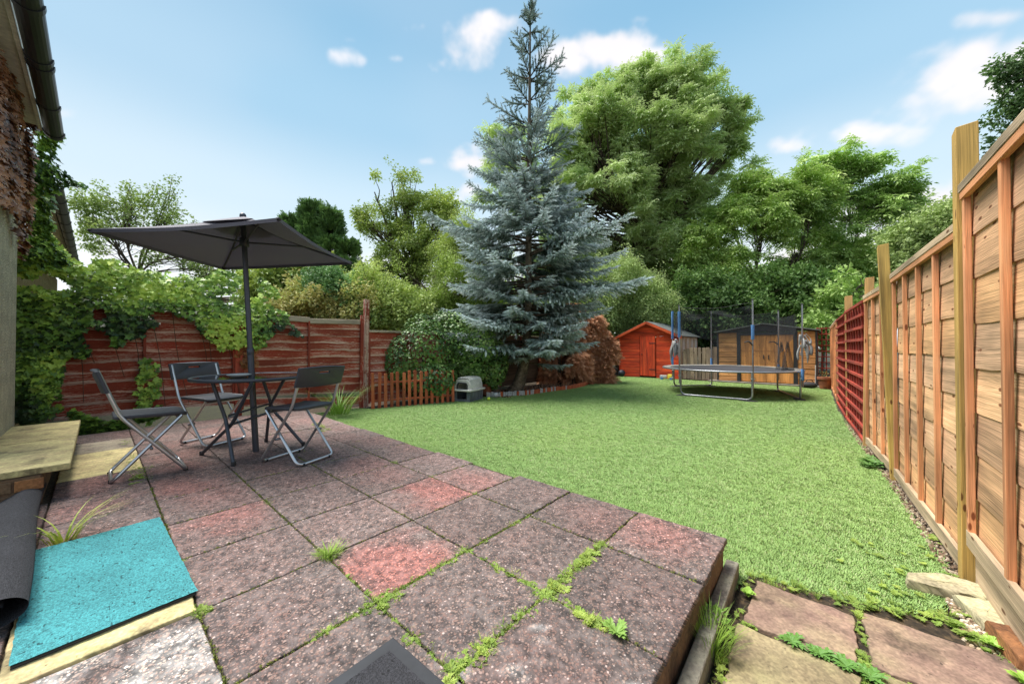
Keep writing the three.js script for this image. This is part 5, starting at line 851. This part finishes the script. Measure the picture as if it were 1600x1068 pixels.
function sprayTree(name, label, cat, o) {                          // upright conifer or dead shrub of hanging flat sprays
  const r = rng(o.seed), b = o.base, t = thing(name, label, cat, [b.x, b.y, b.z]), list = [], wood = [];
  for (const [dx, dz, h, R, w] of o.cones) {
    wood.push(tube([[dx, 0, dz], [dx, h * .95, dz]], .07, .01, 7));
    for (let i = 0; i < o.n * w; i++) { const s = Math.pow(r(), .8), y = h * (o.low + (1 - o.low) * s), rad = R * (o.shape ? o.shape(s) : Math.pow(1 - s, .8)) * Math.sqrt(.45 + .55 * r()) * (.8 + .4 * fb3(dx * 3 + s * 4, y * 2, i * .0, 2, 3)), a = r() * 6.283, d = V(Math.cos(a), 0, Math.sin(a)), p = V(dx, y, dz).addScaledVector(d, rad + .02); if (fb3(p.x * o.gap + 9, p.y * o.gap, p.z * o.gap + 7, 2, o.seed) < .40) continue;
      list.push([facing(p, d.clone().add(V(0, o.tilt, 0)).add(rdir(r).multiplyScalar(.45)).normalize(), r() * 6.283, (o.s || 1) * (.7 + .6 * r())), pick(o.pal, .25 + .6 * (fb3(p.x * 1.4, p.y * 1.4, p.z * 1.4, 2, 5) - .1), r)]); }
  }
  part('trunk', merge(wood), W.bark, t); instances('crown', o.geo, o.mat || LMdull, list, t, 'stuff');
}
function spray(n, L, l, w, seed) { const r = rng(seed), pos = []; for (let i = 0; i < n; i++) { const t = i / n, q = (i % 2 ? 1 : -1), b = V(0, -.10 * t * t * L, L * t), d = V(q * (1.0 - .6 * t), (r() - .6) * .5, .9).normalize(); leafTris(pos, b, d, V((r() - .5) * .8, 1, (r() - .5) * .8), l * (1.1 - .6 * t), w, .1); } return fin(pos); }
const CYP = spray(12, .34, .15, .045, 21);
sprayTree('cypress', 'dark green pointed cypresses behind the parasol', 'conifer', { seed: 301, base: V(0, 0, 0).copy(atD(485, 540, 14.5)).setY(-.15), n: 4200, low: .05, gap: 1.9, shape: s => 1.05 * (1 - s) + .04, tilt: .8, s: 1.1, geo: CYP, pal: [[.05, .10, .035], [.12, .23, .06], [.26, .42, .11]], cones: [[0, 0, 6.9, 1.05, 1.2], [-.62, .54, 6.3, 1.1, 1.2], [.60, -.52, 6.85, .85, 1], [-1.2, 1.0, 5.7, 1.1, .9], [1.1, -.96, 5.4, 1.1, .9]] });
sprayTree('dead_conifer', 'dead rusty-brown conifer right of the spruce', 'dead shrub', { seed: 302, base: V(-6.0, -.02, -9.95), n: 6500, low: .04, gap: 1.6, tilt: -.55, s: .8, geo: spray(18, .34, .13, .020, 23), mat: mat([1, 1, 1], { roughness: .95 }), shape: s => .9 - .25 * s - .5 * Math.pow(s, 6), pal: [[.26, .11, .055], [.56, .27, .14], [.80, .47, .28]], cones: [[0, 0, 2.5, .56, 1], [.40, -.35, 2.6, .48, .9], [-.25, .5, 2.0, .5, .8], [.25, .45, 1.2, .42, .4], [.75, -.5, 1.5, .35, .4]] });

// ------------------------------------------------------------------ ivy
const IVY = ivyLeafGeo(1);
function ivyOn(poly, n, plane, o) {                                 // leaves of an ivy sheet hanging on a wall or fence: real places on that plane
  const r = rng(o.seed), xs = poly.map(p => p[0]), ys = poly.map(p => p[1]), x0 = Math.min(...xs), x1 = Math.max(...xs), y0 = Math.min(...ys), y1 = Math.max(...ys), out = []; let g = 0;
  while (out.length < n && g++ < n * 30) {
    const px = x0 + r() * (x1 - x0), py = y0 + r() * (y1 - y0), w = (fb(px / 400, py / 400, 14, 14, 3, o.seed) - .5) * (o.rough || 34); if (!inside(poly, px + w, py + w * .8)) continue;
    const q = plane(px, py), bulge = (o.bulge || .2) * (.15 + .85 * fb3(q.x * 2.1 + 9, q.y * 2.1, q.z * 2.1, 3, 4)), depth = Math.pow(r(), .6);
    if (fb3(q.x * 3.3, q.y * 3.3 + 4, q.z * 3.3, 2, 8) < (o.cut || .3)) continue;
    const p = q.clone().addScaledVector(o.nor, .02 + bulge * depth), nn = o.nor.clone().add(V(0, .55, 0)).add(rdir(r).multiplyScalar(.55)).normalize(), s = (o.size || .075) * (.6 + .75 * r());
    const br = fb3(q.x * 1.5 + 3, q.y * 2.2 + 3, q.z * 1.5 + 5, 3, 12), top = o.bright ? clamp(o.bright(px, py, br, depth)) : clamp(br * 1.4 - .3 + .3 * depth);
    out.push([facing(p, nn, (r() - .5) * 1.5, s), pick(o.pal, top, r), depth]);
  }
  return out;
}
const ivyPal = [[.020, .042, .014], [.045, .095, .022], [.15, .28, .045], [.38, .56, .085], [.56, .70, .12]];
function ivyThing(name, label, lists, singles, stems) {
  const t = thing(name, label, 'climber'); let all = lists.flat(); const r = rng(9);
  if (singles) { all.sort((a, b) => b[2] - a[2]); const top = all.slice(0, singles), mats = new Map(); all = all.slice(singles); for (const [m, c] of top) { const key = c.map(v => Math.round(v * 22)).join(); if (!mats.has(key)) mats.set(key, leafMat(c, .42, .22)); const o = part('leaf', IVY, mats.get(key), t); m.decompose(o.position, o.quaternion, o.scale); } }
  instances('foliage', IVY, IVYM, all, t, 'stuff');
  if (stems) part('stem', merge(stems), W.bark, t);
  return t;
}
{
  const onFence = (px, py) => atX(px, py, LX + .03), N = V(1, 0, 0);
  const main = [[24, 370], [40, 350], [60, 335], [80, 372], [112, 408], [150, 402], [205, 418], [260, 425], [300, 432], [340, 422], [380, 432], [412, 436], [440, 470], [448, 500], [478, 532], [440, 522], [420, 528], [400, 545], [370, 535], [335, 545], [300, 505], [262, 490], [228, 520], [195, 540], [150, 555], [105, 560], [84, 610], [66, 662], [24, 662]];
  const strands = [[[218, 560], [245, 560], [250, 640], [232, 665], [212, 640]], [[70, 560], [95, 590], [95, 640], [70, 662], [26, 662], [26, 560]]];
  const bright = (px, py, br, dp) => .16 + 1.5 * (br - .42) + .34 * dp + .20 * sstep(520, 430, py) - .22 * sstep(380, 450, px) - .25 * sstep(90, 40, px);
  const stems = []; const r = rng(31); for (let i = 0; i < 9; i++) { const px = 90 + i * 32 + r() * 20, a = onFence(px, 480), b = onFence(px + 10 + r() * 20, 560 + r() * 90); stems.push(tube(curve([a, a.clone().lerp(b, .5).add(V(.03, 0, (r() - .5) * .1)), b].map(q => q.clone().add(V(.035, 0, 0))), 8), .004, .003, 5)); }
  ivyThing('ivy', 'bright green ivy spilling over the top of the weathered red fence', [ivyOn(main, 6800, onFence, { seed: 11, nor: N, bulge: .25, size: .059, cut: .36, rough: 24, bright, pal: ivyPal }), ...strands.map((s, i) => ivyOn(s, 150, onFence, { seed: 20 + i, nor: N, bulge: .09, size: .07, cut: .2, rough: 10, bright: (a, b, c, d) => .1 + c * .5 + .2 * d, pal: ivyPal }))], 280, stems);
  const ground = (px, py) => atX(px, py, -6.35), gp = [[108, 648], [160, 668], [215, 655], [250, 640], [262, 652], [200, 676], [112, 692]];
  ivyThing('ground_ivy', 'dark low ivy growing along the foot of the red fence behind the side-on chair', [ivyOn(gp, 750, ground, { seed: 61, nor: V(.6, .8, 0).normalize(), bulge: .22, size: .062, cut: .1, rough: 8, bright: (a, b, c, d) => -.05 + c * .6 + .15 * d, pal: ivyPal })]);
  // over the eaves: living ivy beside the wall corner, dead brown ivy on the wall under the soffit
  const eaveP = (px, py) => atX(px, py, -6.35 + .12 * Math.sin(py * .05)), N2 = V(.5, 0, -.86).normalize();
  const up = [[40, 195], [62, 190], [80, 205], [70, 232], [72, 262], [86, 275], [118, 292], [84, 290], [66, 300], [62, 340], [70, 380], [90, 410], [40, 420], [26, 400], [34, 300]];
  ivyThing('eave_ivy', 'dark green ivy climbing past the gutter end between the two houses', [ivyOn(up, 900, eaveP, { seed: 71, nor: N2, bulge: .18, size: .072, cut: .25, rough: 14, bright: (a, b, c, d) => c * .55 + .2 * d, pal: ivyPal })]);
  const dead = [[-30, 60], [0, 112], [14, 140], [22, 165], [50, 178], [58, 175], [56, 195], [40, 205], [36, 300], [40, 330], [36, 385], [24, 410], [16, 345], [0, 325], [-30, 300]];
  ivyThing('dead_ivy', 'dead rusty-brown ivy clinging to the cream wall under the eaves', [ivyOn(dead, 2000, (px, py) => px < 22 ? atZ(px, py, .49) : atX(px, py, -5.85), { seed: 81, nor: V(.3, 0, -.95).normalize(), bulge: .07, size: .062, cut: .05, rough: 8, bright: (a, b, c, d) => c * 1.2 - .2 + .3 * d, pal: [[.07, .035, .02], [.22, .10, .045], [.44, .22, .10]] })]);
  const br = [[362, 530], [398, 525], [402, 572], [372, 578]];
  ivyThing('dead_ivy', 'brown withered ivy on the red fence post behind the parasol pole', [ivyOn(br, 110, onFence, { seed: 85, nor: N, bulge: .08, size: .07, cut: .2, rough: 6, bright: (a, b, c, d) => c * 1.1, pal: [[.12, .05, .02], [.34, .15, .05], [.46, .24, .09]] })]);
}
{ // the ivy heap over the fence behind the pickets: leaves all round a set of mounds
  const r = rng(401), list = [], mounds = [[622, 565, 36, 44, 7.5], [660, 540, 46, 52, 7.6], [700, 530, 48, 48, 7.9], [740, 540, 42, 46, 8.1], [768, 565, 30, 44, 8.4], [670, 592, 52, 36, 7.6], [735, 575, 34, 24, 8.2]].map(([px, py, a, b, d]) => ({ c: atD(px, py, d), a: a * d / FOCAL, b: b * d / FOCAL }));
  const t = thing('ivy_heap', 'dense heap of dark ivy behind the orange-red picket fence', 'climber', [-6.4, 0, -4.6]);
  for (const m of mounds) for (let i = 0; i < 2500; i++) {
    const d = rdir(r), k = .86 + .2 * fb3(d.x * 3 + m.c.x, d.y * 3 + m.c.y, d.z * 3 + m.c.z, 3, 6) - .1 * r(), p = m.c.clone().add(V(d.x * m.a * k, d.y * m.b * k, d.z * m.a * .8 * k)); if (p.y < .05) continue;
    if (mounds.some(q => q !== m && Math.hypot((p.x - q.c.x) / q.a, (p.y - q.c.y) / q.b, (p.z - q.c.z) / (q.a * .8)) < .8)) continue;
    const f = fb3(p.x * 2.4, p.y * 2.4, p.z * 2.4, 3, 14);
    list.push([facing(p.sub(V(-6.4, 0, -4.6)), d.clone().add(V(0, .4, 0)).add(rdir(r).multiplyScalar(.6)).normalize(), (r() - .5) * 2, .056 * (.6 + .7 * r())), pick([[.04, .085, .025], [.08, .17, .04], [.18, .31, .075], [.36, .47, .18]], f * 1.3 - .28 + (r() < .12 ? .4 : 0), r)]);
  }
  instances('foliage', IVY, IVYM, list, t, 'stuff');
  part('stem', merge(mounds.map(m => tube([[m.c.x + 6.4, .0, m.c.z + 4.6], [m.c.x + 6.42, m.c.y, m.c.z + 4.6]], .03, .015, 6))), W.bark, t);
}

// ------------------------------------------------------------------ weeds and small plants
const blades = (n, L, w, spread, seed, lean = .7) => { const r = rng(seed), pos = []; for (let i = 0; i < n; i++) { const a = r() * 6.283, d = V(Math.cos(a), 0, Math.sin(a)), b = d.clone().multiplyScalar(spread * r()), l = L * (.55 + .6 * r()), s = V(-d.z, 0, d.x).multiplyScalar(w / 2), P = []; for (let k = 0; k <= 4; k++) { const q = k / 4; P.push(b.clone().addScaledVector(d, l * lean * q * (.4 + .6 * q)).add(V(0, l * (q - .45 * lean * q * q), 0))); } for (let k = 0; k < 4; k++) { const u = s.clone().multiplyScalar(1 - k / 4), v = s.clone().multiplyScalar(1 - (k + 1) / 4); for (const q of [P[k].clone().sub(u), P[k].clone().add(u), P[k + 1].clone().add(v), P[k].clone().sub(u), P[k + 1].clone().add(v), P[k + 1].clone().sub(v)]) pos.push(q.x, q.y, q.z); } } return fin(pos); };
const rosette = (n, L, w, seed, flat = .35) => { const r = rng(seed), pos = []; for (let i = 0; i < n; i++) { const a = i * 2.4 + r() * .6, d = V(Math.cos(a), flat * (.5 + r()), Math.sin(a)), l = L * (.6 + .6 * r()), nn = V(-d.x * flat, 1, -d.z * flat); leafTris(pos, V(0, .004, 0), d, nn, l, w * (.8 + .4 * r()), .2); const b = V(0, .004, 0).addScaledVector(d.clone().normalize(), l * .5); for (const s of [-1, 1]) leafTris(pos, b, d.clone().add(V(-d.z * s, .1, d.x * s).multiplyScalar(.9)), nn, l * .42, w * .7, .2); } return fin(pos); };
const ROS = rosette(9, .022, .009, 2), ROSb = rosette(9, .06, .026, 3), TUFT = blades(14, .034, .003, .010, 4), MOSS = clump(12, .006, .004, .006, 7, .3);
{
  const r = rng(501), ros = [], tuf = [], mos = [], G = [[.15, .26, .04], [.28, .40, .07], [.44, .52, .11]];
  const line = (a, b, n, wd, s, kind = .75) => { for (let i = 0; i < n; i++) { const t = r(), k = vn(t * 9 + a[0] * 20, a[1] * 9 + 30, 999, 999, 4); const p = V(mixn(a[0], b[0], t) + (r() - .5) * wd, PAT - .008, mixn(a[1], b[1], t) + (r() - .5) * wd), c = pick(G, .25 + k * .5 + (r() - .5) * .3, r), sc = s * (.55 + .7 * r()) * (.6 + .6 * k); (r() < kind ? ros : tuf).push([Mx(p, (r() - .5) * .5, r() * 6.283, (r() - .5) * .5, sc), c]); } };
  const moss = (a, b, n, wd = .012) => { for (let i = 0; i < n; i++) { const t = r(); mos.push([Mx(V(mixn(a[0], b[0], t) + (r() - .5) * wd, PAT - .010 + r() * .006, mixn(a[1], b[1], t) + (r() - .5) * wd), 0, r() * 6.283, 0, .6 + .7 * r()), pick([[.09, .12, .02], [.22, .26, .05], [.34, .36, .08]], r(), r)]); } };
  line([-.805, -.68], [-.805, -1.60], 120, .045, .95); line([-.805, -1.13], [-.805, -1.55], 60, .05, 1.05); line([-.80, -.66], [-.81, -.82], 30, .07, 1.1);
  line([-1.25, -.45], [-1.25, -.72], 42, .022, .8, .45); line([-1.25, -.68], [-1.25, -1.12], 85, .04, .95); line([-1.25, -1.13], [-1.25, -1.58], 34, .022, .8);
  line([-1.25, -.68], [-.82, -.68], 40, .04, .8); line([-1.68, -.68], [-1.25, -.68], 20, .03, .8); line([-1.20, -1.127], [-.86, -1.127], 46, .035, .9); line([-.80, -1.127], [-.56, -1.127], 40, .045, 1.05); line([-1.27, -.64], [-1.22, -.74], 36, .075, 1.1); line([-.83, -1.08], [-.78, -1.18], 26, .06, 1.1); line([-.82, -1.57], [-.79, -1.61], 12, .03, .9, .3);
  line([-1.70, -.245], [-1.66, -.26], 20, .04, .8, .3); line([-1.73, -.68], [-1.66, -.69], 40, .05, 1.1, .2);
  line([-2.60, -.68], [-2.52, -.68], 10, .03, .7, .1); line([-2.16, -.24], [-2.12, -.25], 6, .02, .7); line([-2.66, -1.58], [-2.60, -1.585], 14, .03, .8, .2); line([-1.71, -1.58], [-1.66, -1.59], 10, .02, .7, .2); line([-2.14, -1.58], [-2.1, -1.59], 6, .02, .7, .2); line([-2.0, -.245], [-1.9, -.245], 6, .02, .7, .5);
  line([-4.7, -1.75], [-4.2, -1.68], 90, .10, 1.0, .2); line([-4.05, -.26], [-3.6, -.22], 50, .08, .8, .3); line([-5.35, -.2], [-3.6, -.19], 60, .05, .8, .3); line([-4.3, -.2], [-3.55, -.19], 60, .06, 1.1, .3); line([-3.53, -.9], [-3.5, -1.9], 26, .03, .6, .2); line([-4.45, -.7], [-4.4, -1.9], 26, .04, .7, .2);
  for (const z of [-.245, -.682, -1.127, -1.585]) moss([-.4, z], [-3.4, z], 260, .004); for (const x of [-.805, -1.25, -1.69, -2.15, -2.61, -3.07]) moss([x, -.2], [x, -2.0], 150, .004);
  moss([-.805, -.6], [-.805, -1.6], 300, .016); moss([-1.25, -.5], [-1.25, -1.5], 240, .012);
  // path joints and the ragged edge of the lawn
  const low = (a, b, n, wd, s, kind) => { const m = ros.length, q = tuf.length; line(a, b, n, wd, s, kind); for (const L of [ros.slice(m), tuf.slice(q)]) for (const e of L) e[0].setPosition(V().setFromMatrixPosition(e[0]).setY(.012)); };
  low([.10, -1.72], [.10, -2.14], 34, .02, .9, .6); low([-.26, -1.725], [.56, -1.79], 46, .022, .9, .8); low([.10, -1.2], [.10, -1.78], 34, .02, .9, .6); low([-.29, -2.1], [.10, -2.19], 60, .08, 1.0, .25); low([.06, -2.17], [.42, -2.34], 46, .09, 1.2, .7); low([.36, -2.3], [.52, -2.1], 22, .09, 1.3, .85); low([-.28, -1.3], [-.275, -2.1], 30, .03, .9, .6); low([.44, -2.55], [.50, -3.3], 16, .05, 1.1, .8); low([.50, -2.28], [.55, -1.9], 24, .05, 1.5, .9);
  for (let i = 0; i < 26; i++) { const q = V(.02 + r() * .42, .01, -2.3 - r() * .75), k = r(); ros.push([Mx(q, 0, r() * 6.283, 0, .6 + .7 * k), pick(G, .6, r)]); }
  tag(instances('joint_weeds', ROS, LM, ros.filter((_, i) => i % 3), scene), 'small bright green weeds growing along the paving joints', 'weeds');
  tag(instances('clover', merge([rosette(5, .018, .016, 91, .6), blades(5, .03, .003, .01, 92, .9)]), LM, ros.filter((_, i) => i % 3 === 0), scene), 'round-leaved clover and fine blades among the joint weeds', 'weeds');
  tag(instances('joint_grass', TUFT, LM, tuf, scene), 'short grass tufts sprouting from the paving joints', 'weeds');
  tag(instances('joint_moss', MOSS, LMdull, mos, scene), 'olive moss filling the joints between the paving slabs', 'moss');
  // debris between the lawn and the right fence
  const chip = new THREE.DodecahedronGeometry(.009, 0), deb = []; for (let i = 0; i < 1500; i++) { const z = -2.2 - Math.pow(r(), 1.5) * 5, x = fenceX(z) - .085 + r() * .075; deb.push([Mx(V(x, .004, z), r() * 3, r() * 3, r() * 3, .5 + r() * .9, .4 + r() * .5, .5 + r()), pick([[.09, .055, .03], [.20, .13, .08], [.46, .38, .28]], r() * .9, r)]); }
  for (let i = 0; i < 500; i++) { const t = r(); deb.push([Mx(V(.40 + r() * .12, .008, -2.55 + r() * .55), r() * 3, r() * 3, r() * 3, .4 + r() * .8), pick([[.16, .10, .06], [.36, .27, .17], [.66, .6, .5]], r(), r)]); }
  tag(instances('gravel_litter', chip, mat([1, 1, 1], { roughness: .95 }), deb, scene), 'loose chippings and litter between the lawn and the right fence', 'gravel');
}
function plant(name, label, cat, pos, geo, m, stem) { const t = thing(name, label, cat, pos); part('leaves', geo, m, t); if (stem) part('stem', stem, m, t); return t; }
const lm = c => leafMat(c, .5, .35);
plant('strappy_plant', 'yellow-green strappy plant sprouting beside the rolled charcoal mat', 'plant', [-2.78, PAT, .10], blades(26, .24, .011, .05, 31, .9), lm([.42, .50, .09]));
plant('daylily_plant', 'arching green strappy plant behind the chair by the red fence', 'plant', [-5.9, .06, -2.55], blades(70, .62, .022, .18, 33, .8), lm([.22, .36, .07]));
plant('dandelion_weed', 'broad leafy weed in a patio joint near the bottom right patio corner', 'weed', [-.52, PAT, -1.122], rosette(12, .050, .022, 41, .5), lm([.26, .42, .09]));
plant('weed_clump', 'round bright grassy weed clump alone in the middle of the patio', 'weed', [-1.69, PAT - .004, -.69], blades(90, .065, .006, .05, 43, .8), lm([.30, .44, .07]));
plant('grass_tuft', 'tall fine grass tuft at the foot of the patio side wall', 'grass tuft', [-.325, .0, -1.50], blades(170, .20, .0035, .06, 45, .55), lm([.27, .42, .06]));
plant('feathery_weed', 'feathery green weed beside the grass tuft under the patio edge', 'weed', [-.335, .0, -1.60], clump(160, .022, .008, .055, 47, .6).translate(0, .06, 0), lm([.20, .36, .06]));
plant('mat_weed', 'spreading dark green weed over the joint of the yellow path slab', 'weed', [-.02, .02, -1.73], merge([0, .07, -.08, .13].map((x, i) => rosette(13, .05, .02, 50 + i, .3).translate(x, 0, x * .05))), lm([.14, .30, .06]));
plant('fence_weed', 'dark leafy weed spilling onto the lawn by the pale orange post', 'weed', [.36, 0, -4.9], merge([0, .1, -.12].map((x, i) => rosette(12, .13, .04, 60 + i, .5).translate(-x * .4, 0, x))), lm([.13, .26, .06]));
plant('pot_plant', 'small green plant in the terracotta pot before the trellis', 'plant', [.015, .28, -12.72], clump(60, .05, .025, .13, 71, .2).translate(0, .06, 0), lm([.30, .34, .10]));
for (const [x, z, l] of [[.47, -2.20, 'light green clover weed beside the first orange brick'], [.50, -2.02, 'light green clover weed beside the orange brick nearest the camera'], [-.27, -1.93, 'pale green seedling between the kerb and the pink path slab']]) plant('clover_weed', l, 'weed', [x, .02, z], rosette(8, .045, .034, 80 + Math.round(z * 50), .6), lm([.36, .56, .10]));
{ // bed under the spruce
  const pts = []; const r = rng(601); for (let i = 0; i < 900; i++) pts.push([Mx(V(-6.4 + r() * 1.15, .01, -5.9 - r() * 4.2), r() * 3, r() * 3, r() * 3, .5 + r() * 1.2, .5 + r() * .6, .5 + r()), pick([[.06, .03, .018], [.18, .09, .05], [.36, .24, .16]], r(), r)]);
  tag(instances('bark_litter', new THREE.DodecahedronGeometry(.016, 0), mat([1, 1, 1], { roughness: 1 }), pts, scene), 'brown bark and fallen needles under the spruce', 'litter');
}

renderer.render(scene, camera);
